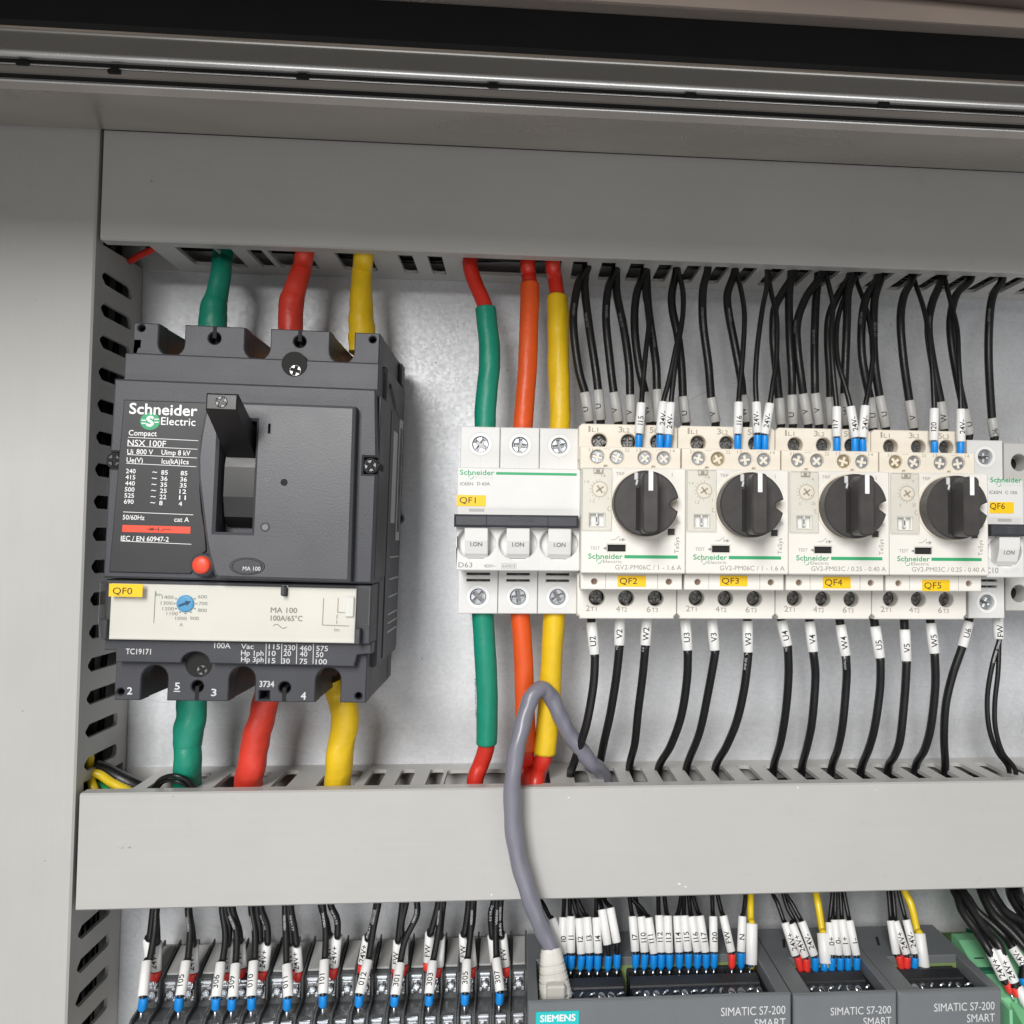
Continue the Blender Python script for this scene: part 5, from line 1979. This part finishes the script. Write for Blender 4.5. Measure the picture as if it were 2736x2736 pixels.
# wires into the controllers
def plc_wire(c, top, sl, st, fer, label, fm='ferrule_blue', m='wire_black', r=1.05, sr=1.95, group='wires into the grey controllers', h=2.4, frac=.42, gap=True, fr_=1.7):
    """top: points from the duct down; sl: sleeve (u0,v0,u1,v1); fer: ferrule (u0,v0,u1,v1)."""
    ds = 46.0
    P = []
    n = len(top)
    for i, q in enumerate(top):
        P.append(cat_(c, q[0], q[1], 34 + (46 - 34) * i / max(1, n)))
    a, b = cat_(c, sl[0], sl[1], 46), cat_(c, sl[2], sl[3], 51)
    p, q = cat_(c, fer[0], fer[1], 51.5), cat_(c, fer[2], fer[3], 52.5)
    P = [above(P[0], 10, -4)] + P + [a, tuple(Vector(a).lerp(Vector(b), .5)), b, tuple(Vector(p).lerp(Vector(q), .15))]
    return mk_wire(label, P, r, group, m, sleeves=[(b, a, sr, 'sleeve_white', st, h, frac, random.uniform(-.1, .3))], ferrule=(p, q, fr_, fm))


PW = [
    ([(160, 140), (205, 235), (250, 325)], (262, 325, 348, 590), '', (350, 600, 350, 700), 'black wire with blank white sleeve just right of the network plug'),
    ([(352, 160), (346, 310)], (345, 315, 338, 590), 'I0', (342, 600, 342, 700), 'black wire with white sleeve I0 into the wide controller'),
    ([(392, 160), (395, 305)], (402, 308, 402, 580), 'I1', (408, 598, 400, 710), 'black wire with white sleeve I1 into the wide controller'),
    ([(412, 150), (455, 318)], (462, 322, 478, 588), 'I2', (482, 600, 470, 712), 'black wire with white sleeve I2 into the wide controller'),
    ([(440, 155), (510, 310)], (520, 314, 540, 580), 'I3', (540, 598, 535, 715), 'black wire with white sleeve I3 into the wide controller'),
    ([(590, 155), (585, 312)], (588, 316, 604, 582), 'I4', (600, 598, 597, 712), 'black wire with white sleeve I4 into the wide controller'),
    ([(610, 155), (632, 250)], (630, 258, 672, 520), '', (680, 600, 672, 715), 'black wire with blank white sleeve, left one of the two raised ones beside I4'),
    ([(645, 170), (690, 240)], (692, 246, 740, 505), '', (744, 590, 740, 705), 'black wire with blank white sleeve, right one of the two raised ones beside I4'),
    ([(832, 150), (852, 300)], (856, 308, 876, 570), 'I7', (880, 590, 876, 700), 'black wire with white sleeve I7 into the wide controller'),
    ([(880, 180), (912, 300)], (920, 310, 945, 575), 'I10', (948, 590, 940, 705), 'black wire with white sleeve I10 into the wide controller'),
    ([(850, 160), (920, 250), (965, 310)], (972, 318, 1015, 585), 'I11', (1014, 596, 1008, 705), 'black wire with white sleeve I11 into the wide controller'),
    ([(1045, 150), (1048, 292)], (1052, 300, 1070, 575), 'I12', (1070, 590, 1066, 705), 'black wire with white sleeve I12 into the wide controller'),
    ([(1090, 150), (1108, 296)], (1114, 303, 1126, 578), 'I13', (1128, 590, 1128, 705), 'black wire with white sleeve I13 into the wide controller'),
    ([(1215, 150), (1190, 296)], (1184, 304, 1200, 575), 'I14', (1202, 588, 1202, 700), 'black wire with white sleeve I14 into the wide controller'),
    ([(1235, 150), (1234, 294)], (1238, 302, 1264, 568), 'I15', (1268, 585, 1268, 700), 'black wire with white sleeve I15 into the wide controller'),
    ([(1270, 150), (1285, 300)], (1292, 308, 1334, 572), 'I16', (1338, 588, 1332, 702), 'black wire with white sleeve I16 into the wide controller'),
    ([(1300, 150), (1345, 296)], (1352, 304, 1394, 575), 'I17', (1398, 588, 1398, 700), 'black wire with white sleeve I17 into the wide controller'),
    ([(1442, 140), (1448, 300)], (1450, 308, 1456, 572), 'I20', (1460, 585, 1455, 700), 'black wire with white sleeve I20 into the wide controller'),
]
for tp, sl, st, fe, lb in PW:
    plc_wire('O', tp, sl, st, fe, lb)
plc_wire('O', [(1482, 140), (1518, 298)], (1524, 304, 1584, 572), 'FW', (1590, 588, 1588, 700), 'black wire with white sleeve FW and red ferrule into the wide controller', 'ferrule_red')
plc_wire('O', [(1690, 140), (1672, 300)], (1666, 308, 1656, 572), 'N', (1658, 580, 1656, 700), 'black wire with white sleeve N beside the yellow wire of the wide controller')
plc_wire('O', [(1726, 130), (1726, 250), (1728, 355)], (1735, 360, 1732, 665), '', (1728, 662, 1724, 690), 'yellow wire with blank fat white sleeve into the wide controller', 'dial_navy', 'wire_yellow', 1.6, 2.75, fr_=1.5)
XA = [
    ([(165, 210), (205, 300), (250, 430)], (255, 432, 330, 665), '24V+', (345, 675, 370, 785), 'black wire with white sleeve 24V+, left one of two red ferrules at the middle module', 'ferrule_red'),
    ([(240, 210), (275, 330), (325, 425)], (302, 440, 398, 675), '24V+', (405, 688, 412, 798), 'black wire with white sleeve 24V+, right one of two red ferrules at the middle module', 'ferrule_red'),
    ([(255, 210), (310, 310), (370, 420)], (372, 424, 460, 665), '24V-', (468, 680, 468, 790), 'black wire with white sleeve 24V- and blue ferrule at the middle module', 'ferrule_blue'),
    ([(590, 200), (568, 425)], (566, 430, 588, 660), '0+', (588, 680, 580, 790), 'black wire with white sleeve 0+ at the middle module', 'ferrule_blue'),
    ([(608, 200), (606, 408)], (604, 412, 632, 662), '0-', (644, 680, 644, 785), 'black wire with white sleeve 0- at the middle module', 'ferrule_blue'),
    ([(640, 200), (655, 405)], (655, 410, 692, 662), '1+', (700, 680, 698, 788), 'black wire with white sleeve 1+ at the middle module', 'ferrule_blue'),
    ([(665, 200), (705, 410)], (706, 416, 756, 662), '1-', (760, 680, 758, 785), 'black wire with white sleeve 1- at the middle module', 'ferrule_blue'),
    ([(980, 200), (998, 415)], (996, 418, 1036, 655), '', (1056, 665, 1076, 780), 'black wire with blank white sleeve and red ferrule at the module beside the green housing', 'ferrule_red'),
    ([(1010, 200), (1030, 415)], (1028, 422, 1108, 655), '24V+', (1112, 675, 1110, 785), 'black wire with sleeve 24V+ and red ferrule at the module beside the green housing', 'ferrule_red'),
    ([(1050, 200), (1100, 405)], (1106, 412, 1168, 652), '24V-', (1170, 680, 1160, 785), 'black wire with sleeve 24V- and blue ferrule at the module beside the green housing', 'ferrule_blue'),
]
for tp, sl, st, fe, lb, fm in XA:
    plc_wire('P', tp, sl, st, fe, lb, fm)
plc_wire('P', [(470, 205), (490, 320), (520, 500)], (522, 506, 542, 722), '', (535, 722, 528, 785), 'yellow wire with blank fat white sleeve at the middle module', 'ferrule_blue', 'wire_yellow', 1.75, 2.9)
plc_wire('P', [(1090, 200), (1140, 310), (1185, 500)], (1198, 508, 1232, 750), '', (1225, 755, 1215, 790), 'yellow wire with blank fat white sleeve at the module next to the green housing', 'dial_navy', 'wire_yellow', 1.75, 2.7, fr_=1.5)


# ------------------------------------------------------------------ barrier terminal blocks (lower left)
t1 = at(*c2s('M', 712, 860), 32)
tN = at(*c2s('N', 1740, 890), 32)
PT = (tN[0] - t1[0]) / 21.0            # pitch of one column
TX0 = t1[0] - PT / 2
TZ = t1[2]
NB = 11


def terminal_proto():
    t = thing('terminal_block', '', 'terminal block', (TX0, 0, TZ), 'double deck terminal blocks in a row')
    w = 2 * PT
    s = MB()
    prof = [(8, 10), (12, 10.5), (28.5, 5.2), (31, 4.4), (31, -5.2), (33, -7.0), (44, -7.6), (45, -8.2), (45, -30), (8, -30)]
    s.prism(prof, [], .15, w - .15, 'terminal_body', axis='x', b=.2)
    s.build('body', t)
    for k, tk in ((0, .9), (1, .7), (2, .9)):
        x = min(max(PT * k - tk / 2, .1), w - .1 - tk)
        s = MB()
        s.prism([(10, 13), (30, 7.5), (35, 5.5), (35.3, -4), (46, -5.4), (48.4, -7.5), (48.4, -30), (9, -30)], [], x, x + tk, 'terminal_body', axis='x', b=.12)
        s.build('barrier', t)
    for k in (0, 1):
        cx = PT * (k + .5)
        s = MB()
        s.prism([(13, 11.6), (29, 6.3), (29, 5.4), (13, 10.6)], [], cx - PT * .36, cx + PT * .36, 'terminal_cover', axis='x', b=0)
        s.build('marker_strip', t)
        for zc_, dd in ((-.4, 31.2), (-12.6, 45.2)):
            s = MB()
            s.prism(rrect(cx - 2.6, cx + 2.6, zc_ - 4.2, zc_ + 4.3, .3, 2), [], dd, dd + .7, 'zinc_dark', b=.25)
            s.box(cx - 2.5, cx + 2.5, dd + .5, dd + 1.5, zc_ + 3.3, zc_ + 4.3, 'zinc', .2)
            s.box(cx - 2.1, cx + 2.1, dd + .5, dd + 1.9, zc_ + 1.9, zc_ + 2.8, 'zinc', .25)
            s.box(cx - 2.6, cx - 1.2, dd + .5, dd + 1.6, zc_ - 4.2, zc_ - 3.1, 'zinc', .2)
            s.box(cx + 1.2, cx + 2.6, dd + .5, dd + 1.6, zc_ - 4.2, zc_ - 3.1, 'zinc', .2)
            s.lathe([(0, 2.1), (1.2, 2.05), (1.7, 1.7), (1.9, .9)], (cx, dd + .6, zc_ - 1.0), (0, 1, 0), 'zinc', 9, False)
            cl = s.build('clamp_plate', t)
            sc = screw(cl, cx, dd + 2.62, zc_ - 1.0, 1.45, 'zinc')
    return t


tp = terminal_proto()
kids = [o for o in SC.objects if o.parent == tp]
gk = {o: [c for c in SC.objects if c.parent == o] for o in kids}
tpl = ['black double deck terminal block at the left end of the row', 'black double deck terminal block under the sleeve marked 105', 'black double deck terminal block under the sleeve marked 309',
       'black double deck terminal block under the sleeve marked 010', 'black double deck terminal block under the sleeve marked 011', 'black double deck terminal block under the sleeve marked 101',
       'black double deck terminal block under the sleeve marked 012', 'black double deck terminal block under the sleeve marked 301', 'black double deck terminal block under the sleeve marked 303',
       'black double deck terminal block under the sleeve marked 305', 'black double deck terminal block under the sleeve marked 307, next to the controller']
blocks = [tp]
tp['label'] = tpl[0]
for i in range(1, NB):
    r = tp.copy()
    COL.objects.link(r)
    r['label'] = tpl[i]
    r.location = W(TX0 + 2 * PT * i, 0, TZ)
    blocks.append(r)
    for o in kids:
        c = o.copy()
        COL.objects.link(c)
        c.parent = r
        for q in gk[o]:
            e = q.copy()
            COL.objects.link(e)
            e.parent = c
            e.rotation_euler.y = random.uniform(0, 3)


def term_wire(c, top, sl, st, fer, fm, label, front=True, frac=.42):
    d0, d1 = (34, 46) if front else (30, 31)
    n = len(top)
    P = [cat_(c, q[0], q[1], 33 + (d0 + 4 - 33) * i / max(1, n - 1)) for i, q in enumerate(top)]
    a, b = cat_(c, sl[0], sl[1], d0 + 5 if front else d0 + 1), cat_(c, sl[2], sl[3], d1 + 1)
    p, q = cat_(c, fer[0], fer[1], d1 + 1.2), cat_(c, fer[2], fer[3], d1 + 1.4)
    P = [above(P[0], 9, -3)] + P + [a, tuple(Vector(a).lerp(Vector(b), .5)), b, tuple(Vector(p).lerp(Vector(q), .15))]
    pr = (PRINTS[len(label) % 5], .2, .62, 1.0, 'print_light', random.uniform(-.3, .7)) if len(label) % 2 else None
    return mk_wire(label, P, 1.5, 'wires into the terminal blocks', print_=pr, sleeves=[(b, a, 2.2, 'sleeve_white', st, 2.5, frac, .2)], ferrule=(p, q, 1.95, fm))


B_, R2 = 'ferrule_blue', 'ferrule_red'
TW = [
    ('M', [(740, 260), (728, 420), (690, 630)], (668, 640, 640, 900), '', (648, 908, 630, 1015), B_, 'black wire with blank white sleeve and blue ferrule leftmost in the terminal row', 1),
    ('M', [(738, 260), (742, 400), (745, 500)], (745, 495, 738, 712), '24V+', (738, 718, 738, 790), R2, 'black wire with sleeve 24V+ and red ferrule, leftmost in the terminal row', 0),
    ('M', [(716, 260), (700, 400), (688, 475)], (676, 470, 700, 700), '', (716, 716, 718, 785), R2, 'black wire whose blank sleeve hides behind the leftmost 24V+ sleeve of the terminals', 0),
    ('M', [(975, 255), (990, 420), (970, 645)], (960, 640, 918, 895), '105', (908, 905, 902, 1015), B_, 'black wire with white sleeve 105 and blue ferrule', 1),
    ('M', [(980, 255), (1000, 400), (1012, 515)], (1014, 510, 1016, 722), '24V+', (1010, 728, 1008, 795), R2, 'black wire with white sleeve 24V+ behind the sleeve 105', 0),
    ('M', [(1225, 245), (1250, 450), (1225, 655)], (1216, 650, 1180, 905), '306', (1180, 910, 1174, 1008), B_, 'black wire with white sleeve, text turned away, left of the sleeve 309', 1),
    ('M', [(1250, 245), (1275, 400), (1268, 515)], (1270, 505, 1262, 712), '24V+', (1265, 716, 1265, 785), R2, 'black wire with white sleeve 24V+ left of the sleeve FW behind 309', 0),
    ('M', [(1270, 245), (1330, 420), (1325, 660)], (1325, 660, 1302, 908), '309', (1298, 915, 1292, 1010), B_, 'black wire with white sleeve 309 and blue ferrule', 1),
    ('M', [(1300, 245), (1345, 400), (1358, 490)], (1358, 485, 1372, 685), 'FW', (1370, 690, 1358, 765), R2, 'black wire with white sleeve FW behind the sleeve 309', 0),
    ('M', [(1440, 240), (1468, 430), (1465, 645)], (1458, 640, 1440, 900), '010', (1444, 906, 1438, 1008), B_, 'black wire with white sleeve 010 and blue ferrule', 1),
    ('M', [(1480, 240), (1500, 400), (1502, 490)], (1504, 485, 1508, 700), '24V+', (1516, 710, 1522, 780), R2, 'black wire with white sleeve 24V+, left one of the pair behind 010', 0),
    ('M', [(1510, 240), (1555, 380), (1560, 500)], (1560, 490, 1532, 704), '24V+', (1530, 710, 1524, 785), R2, 'black wire with white sleeve 24V+, right one of the pair behind 010', 0),
    ('M', [(1690, 235), (1695, 430), (1700, 665)], (1702, 665, 1712, 905), '011', (1706, 910, 1702, 1010), B_, 'black wire with white sleeve 011 and blue ferrule', 1),
    ('M', [(1715, 235), (1725, 400), (1732, 505)], (1734, 500, 1740, 690), '24V+', (1752, 700, 1760, 780), R2, 'black wire with white sleeve 24V+, left one of the pair behind 011', 0),
    ('M', [(1730, 235), (1758, 400), (1772, 515)], (1772, 505, 1788, 715), '24V+', (1786, 720, 1782, 795), R2, 'black wire with white sleeve 24V+, right one of the pair behind 011', 0),
    ('N', [(185, 230), (210, 450), (202, 680)], (200, 680, 188, 950), '101', (188, 958, 186, 1065), B_, 'black wire with white sleeve 101 and blue ferrule', 1),
    ('N', [(170, 230), (215, 380), (232, 490)], (240, 480, 250, 700), '24V-', (262, 740, 264, 820), R2, 'black wire with white sleeve 24V, left one of the pair behind 101', 0),
    ('N', [(245, 225), (300, 360), (302, 490)], (304, 480, 276, 735), '24V+', (272, 745, 268, 835), R2, 'black wire with white sleeve 24V+, right one of the pair behind 101', 0),
    ('N', [(630, 215), (590, 420), (548, 685)], (546, 680, 478, 950), '012', (476, 958, 470, 1060), B_, 'black wire with white sleeve 012 and blue ferrule', 1),
    ('N', [(615, 215), (585, 380), (545, 510)], (540, 490, 500, 710), '24V+', (500, 720, 492, 790), R2, 'black wire with white sleeve 24V+ behind the sleeve 012', 0),
    ('N', [(935, 210), (930, 330), (840, 520), (800, 705)], (802, 705, 760, 960), '301', (758, 965, 752, 1055), B_, 'black wire with white sleeve 301 and blue ferrule', 1),
    ('N', [(820, 210), (800, 380), (785, 525)], (782, 520, 770, 745), 'FW', (762, 752, 758, 825), R2, 'black wire with white sleeve FW, left one of the pair behind 301', 0),
    ('N', [(850, 210), (812, 380), (812, 490)], (828, 480, 826, 710), '', (832, 716, 830, 805), R2, 'black wire with blank white sleeve, right one of the pair behind 301', 0),
    ('N', [(1130, 205), (1105, 450), (1060, 695)], (1060, 690, 1030, 950), '303', (1032, 958, 1026, 1050), B_, 'black wire with white sleeve 303 and blue ferrule', 1),
    ('N', [(1105, 205), (1080, 330), (1040, 470)], (1036, 455, 1020, 695), 'FW', (1014, 700, 1016, 770), R2, 'black wire with white sleeve FW, left one of the pair behind 303', 0),
    ('N', [(1145, 205), (1125, 380), (1118, 495)], (1122, 485, 1110, 730), '', (1104, 736, 1098, 820), R2, 'black wire with blank white sleeve, right one of the pair behind 303', 0),
    ('N', [(1375, 200), (1360, 450), (1336, 680)], (1330, 678, 1318, 940), '305', (1316, 948, 1312, 1045), B_, 'black wire with white sleeve 305 and blue ferrule', 1),
    ('N', [(1345, 200), (1330, 350), (1308, 475)], (1302, 470, 1312, 690), 'FW', (1330, 720, 1330, 790), R2, 'black wire with white sleeve FW, left one of the pair behind 305', 0),
    ('N', [(1385, 200), (1375, 380), (1350, 505)], (1352, 495, 1375, 728), '', (1378, 734, 1376, 820), R2, 'black wire with blank white sleeve, right one of the pair behind 305', 0),
    ('N', [(1570, 195), (1560, 450), (1564, 670)], (1562, 668, 1595, 930), '307', (1594, 938, 1586, 1040), B_, 'black wire with white sleeve 307 and blue ferrule', 1),
    ('N', [(1545, 195), (1520, 320), (1530, 490)], (1528, 480, 1550, 690), '', (1560, 710, 1566, 780), R2, 'black wire with blank white sleeve, left one of the pair behind 307', 0),
    ('N', [(1600, 195), (1592, 350), (1602, 490)], (1610, 470, 1640, 728), 'FW', (1645, 735, 1645, 820), R2, 'black wire with white sleeve FW, right one of the pair behind 307', 0),
]
for c, tpw, sl, st, fe, fm, lb, fr in TW:
    term_wire(c, tpw, sl, st, fe, fm, lb, bool(fr))

# ------------------------------------------------------------------ pale green housing and its wires (lower right corner)
gx0 = cat_('Q', 1625, 1480, 78)[0] + .3
gh = thing('green_housing', 'pale green plastic interface module in the lower right corner', 'interface module', (gx0, 0, ze))
s = MB()
s.prism([(33, 2), (40, 2), (48, -1.5), (62, -7), (70, -10), (70, -60), (33, -60)], [], 0, 60, 'pale_green', axis='x', b=.6)
s.prism([(60, -7), (84, -8), (86, -60), (60, -60)], [], 0, 1.6, 'pale_green', axis='x', b=.3)
s.build('body', gh)
s = MB()
s.prism([(30, 1), (60, -7.4), (82, -18), (83, -19.5), (83, -60), (66, -60), (66, -14)], [], 8.5, 60, 'pale_green', axis='x', b=.6)
s.build('connector', gh)
s = MB()
for a, b in (((10, 28), (13, 36)), ((12.4, 36), (14.5, 50))):
    s.prism([(a[0], a[1]), (a[0] + .9, a[1]), (b[0] + .9, b[1]), (b[0], b[1])], [], -20, 2.3 if a[1] < 30 else -1, 'board_green', axis='z', b=0)
s.box(1.5, 8.5, 46, 58, -30, -4, 'board_green', .3)
for k in range(3):
    s.box(2.5, 7.5, 48 + 4 * k, 50 + 4 * k, -8, -2 - 2.2 * k, 'black_matt', .2)
s.build('locking_slot', gh)


def green_wire(pts, ds, label, sl=None, st='', fer=None, fm='ferrule_red', r=1.5):
    P = [cat_('Q', q[0], q[1], ds[0] + (ds[1] - ds[0]) * i / (len(pts) - 1)) for i, q in enumerate(pts)]
    P = [above(P[0], 10, -4)] + P
    sv = []
    if sl:
        a, b = cat_('Q', sl[0], sl[1], ds[1]), cat_('Q', sl[2], sl[3], ds[1] + 4)
        P += [tuple(Vector(a).lerp(Vector(b), .4)), b]
        sv = [(b, a, 2.3, 'sleeve_white', st, 2.6, .4, .3)]
    f = None
    if fer:
        p, q = cat_('Q', fer[0], fer[1], ds[1] + 4), cat_('Q', fer[2], fer[3], ds[1] + 5)
        P.append(tuple(Vector(p).lerp(Vector(q), .15)))
        f = (p, q, 1.9, fm)
    mk_wire(label, P, r, 'black wires curving towards the green module', sleeves=sv, ferrule=f)


GWG = [
    ([(985, 60), (1050, 210), (1110, 380), (1280, 620), (1440, 860)], (40, 66), 'lowest black wire of the left bundle at the green module, with red ferrule', (1470, 880, 1660, 1280), '24V+', (1690, 1290, 1760, 1480), 'ferrule_red'),
    ([(1035, 60), (1110, 230), (1200, 420), (1370, 640), (1520, 860), (1700, 1130), (1840, 1380)], (41, 72), 'middle black wire of the left bundle at the green module, its sleeve blank', (1850, 1390, 1990, 1640), '', None, 'ferrule_red'),
    ([(1080, 60), (1160, 230), (1270, 400), (1420, 620), (1600, 830)], (42, 68), 'black wire of the left bundle with white sleeve 24V behind it at the green module', (1590, 870, 1800, 1320), '24V+', (1800, 1380, 1860, 1530), 'ferrule_red'),
    ([(1100, 60), (1200, 220), (1300, 370), (1520, 560), (1680, 720), (1770, 850)], (40, 60), 'highest black wire of the left bundle at the green module, ending in a broad sleeve', (1775, 860, 1925, 1080), '24V-', (1900, 1250, 1960, 1400), 'ferrule_blue'),
    ([(1350, 50), (1420, 240), (1540, 440), (1760, 650), (1990, 900)], (40, 64), 'lowest black wire of the middle bundle above the green module', None, '', None, None),
    ([(1410, 50), (1480, 240), (1640, 460), (1820, 600), (1990, 800)], (41, 64), 'middle black wire of the middle bundle above the green module', None, '', None, None),
    ([(1480, 50), (1590, 260), (1700, 400), (1880, 510), (1990, 600)], (42, 64), 'highest black wire of the middle bundle above the green module', None, '', None, None),
    ([(1740, 45), (1770, 180), (1880, 360), (1990, 480)], (40, 60), 'lower black wire at the corner, right of the other bundles', None, '', None, None),
    ([(1840, 45), (1880, 180), (1990, 320)], (42, 60), 'upper black wire at the corner, right of the other bundles', None, '', None, None),
]
for pts, ds, lb, sl, st, fe, fm in GWG:
    green_wire(pts, ds, lb, sl, st, fe, fm or 'ferrule_red', r=2.3 if pts[0][0] > 1300 else 1.9)


# ------------------------------------------------------------------ loose wires lying inside the ducts
def lay(label, pts, r, m, name='wire', pr=None):
    return mk_wire(label, pts, r, 'wires lying inside the ducts', m, name=name, print_=pr)


ge = [cat_('V', *q) for q in ((150, 95, 30), (185, 110, 32), (196, 300, 30), (205, 400, 34), (240, 510, 36), (260, 560, 30))]
lay('yellow wire leaving the upright duct at the lower left corner', ge, 1.9, 'wire_yellow')
lay('yellow stripe of the earth wire crossing into the lower duct', [cat_('V', *q) for q in ((180, 330, 34), (290, 345, 34), (420, 430, 33), (560, 500, 32), (760, 600, 28))], 2.0, 'wire_yellow')
lay('second yellow stripe of the earth wire crossing into the lower duct', [cat_('V', *q) for q in ((190, 300, 31), (310, 370, 31), (430, 455, 31), (580, 540, 30), (760, 640, 27))], 1.6, 'wire_yellow')
lay('green wire crossing into the lower duct beside the yellow one', [cat_('V', *q) for q in ((180, 380, 30), (260, 430, 30), (340, 490, 30), (520, 590, 28))], 1.8, 'wire_green')
lay('black printed cable crossing into the lower duct at the corner', [cat_('V', *q) for q in ((230, 260, 30), (350, 300, 28), (480, 370, 27), (620, 440, 27), (800, 520, 25))], 3.3, 'wire_black', pr=('XIAN 450/750V', .25, .95, 1.4, 'print_light', .1))
lay('red wire seen through the upper left corner of the ducts', [cat_('A', *q) for q in ((300, 118, 18), (350, 88, 22), (430, 50, 26), (540, 5, 28))], 1.6, 'wire_red')
lay('black wire curled round the foot of the green cable', [cat_('T', *q) for q in ((500, 880, 38), (540, 835, 42), (600, 815, 47), (660, 830, 47), (705, 870, 44), (740, 900, 38))], 1.0, 'wire_black')
lay('second black wire curled round the foot of the green cable', [cat_('T', *q) for q in ((510, 895, 38), (560, 845, 43), (640, 850, 47), (720, 895, 38))], .9, 'wire_black')
zz = Z2 - 20
for lb, xs, d, r, m, z in (('red cable lying low in the duct under the green cable', (-150, -95), 24, 3.6, 'wire_red', Z2 - 11), ('red cable lying in the duct near the yellow cable', (-120, -60), 16, 3.4, 'wire_red', Z2 - 14),
                           ('yellow wire lying in the duct below the sleeve W2', (38, 98), 37, 1.6, 'wire_yellow', Z2 - 4.5)):
    lay(lb, [(xs[0] + (xs[1] - xs[0]) * k / 5, d + 1.5 * math.sin(k * 2), z + .8 * math.cos(k * 3)) for k in range(6)], r, m)
for k in range(7):
    lay(('thin black wire running along the duct, lying %s in the bundle under the breakers' % ('first', 'second', 'third', 'fourth', 'fifth', 'sixth', 'seventh')[k]),
        [(60 + 36 * j, 15 + 4 * k + 1.2 * math.sin(j * 2 + k), Z2 - 9 - 1.5 * math.sin(k * 2 + j)) for j in range(6)], 1.6, 'wire_black')


# the mass of black wiring that fills the ducts
def bundle(name, axis, lo, hi, c0, d0, c1, d1, n):
    s = MB()
    rnd = random.Random(name + axis + str(lo))
    for _ in range(n):
        a, d = rnd.uniform(c0, c1), rnd.uniform(d0, d1)
        r = rnd.choice((1.3, 1.3, 1.6, 1.9))
        pts = []
        for k in range(9):
            q = lo + (hi - lo) * k / 8
            aa, dd = a + rnd.uniform(-2, 2), d + rnd.uniform(-1.5, 1.5)
            pts.append((q, dd, aa) if axis == 'x' else (aa, dd, q))
        s.tube(spline(pts, 4), r, 'wire_black', 7)
    o = s.build(name)
    o['kind'] = 'stuff'
    o['label'] = {'x1': 'mass of black wires filling the top duct', 'x0': 'mass of black wires filling the lower duct', 'z0': 'mass of black wires filling the upright duct'}[axis + str(int(c0 > 100))]
    return o


bundle('wire_bundle', 'x', -184, 325, Z1 + 8, 5, Z1 + 40, 42, 70)
bundle('wire_bundle', 'x', -184, 325, Z2 - 42, 5, Z2 - 13, 40, 70)
bundle('wire_bundle', 'z', -315, 190, -225, 5, -199, 42, 60)


# small marks the photo shows on the lids and the plate
def marks(parent, base, spots, d, m):
    rnd = random.Random(5)
    for c, u, v, w, h in spots:
        p = cat_(c, u, v, d)
        k = 7
        s = MB()
        s.flat([(p[0] + w * math.cos(6.283 * q / k) * rnd.uniform(.4, 1.1), p[2] + h * math.sin(6.283 * q / k) * rnd.uniform(.4, 1.1)) for q in range(k)], d, m)
        s.build('scuff_mark', parent, base)


lb_ = (-186.9, 0, Z2 - H2)
marks(low_duct, lb_, [('V', 530, 1105, .8, .3), ('V', 606, 1100, .9, .5), ('V', 1055, 576, .35, .25), ('V', 490, 1098, .5, .15), ('L', 230, 1700, .3, .2)], 51.56, 'print_faint')
marks(low_duct, lb_, [('K', 1012, 1284, .5, .4), ('L', 536, 1166, .4, .7), ('L', 1020, 1180, .4, .2), ('O', 1200, 70, 1.2, .6), ('O', 1245, 92, .9, .4), ('N', 1525, 162, .5, .5)], 51.56, 'white_paint')
marks(top_duct, (-186.9, 0, Z1), [('F', 300, -300, .3, .2), ('S', 405, 484, .9, .5), ('S', 1500, 640, .4, .2), ('S', 2100, 560, .5, .2)], 51.56, 'print_faint')
marks(vd, b0, [('S', 60, 1900, .5, .4), ('S', 150, 1180, .3, .2), ('S', 120, 2300, .7, .2), ('S', 95, 800, .4, .3)], 51.56, 'print_faint')
p = at(1063, 1386, 6)
s = MB()
s.lathe([(0, 2.6), (5, 2.6), (6.5, 2.0), (7, .8)], (p[0], 0, p[2]), (0, 1, 0), 'black_gloss', 20)
tag(s.build('round_stud'), 'small round black stud on the steel plate beside the big black breaker', 'stud')
for k, (u, v) in enumerate(((1128, 1760), (1356, 990), (1164, 968), (1560, 1680))):
    p = at(u, v, .06)
    s = MB()
    s.flat(circ(p[0], p[2], .45, 9, .3), .06, 'hole_brown')
    q = s.build('drill_speck')
    tag(q, 'tiny dark speck on the steel plate ' + ('right of the big breaker at its lower corner', 'just left of the green sleeved cable above QF1', 'between the big breaker and the cables above QF1', 'below QF2, left of the sleeve U2')[k], 'speck', 'specks on the steel plate')
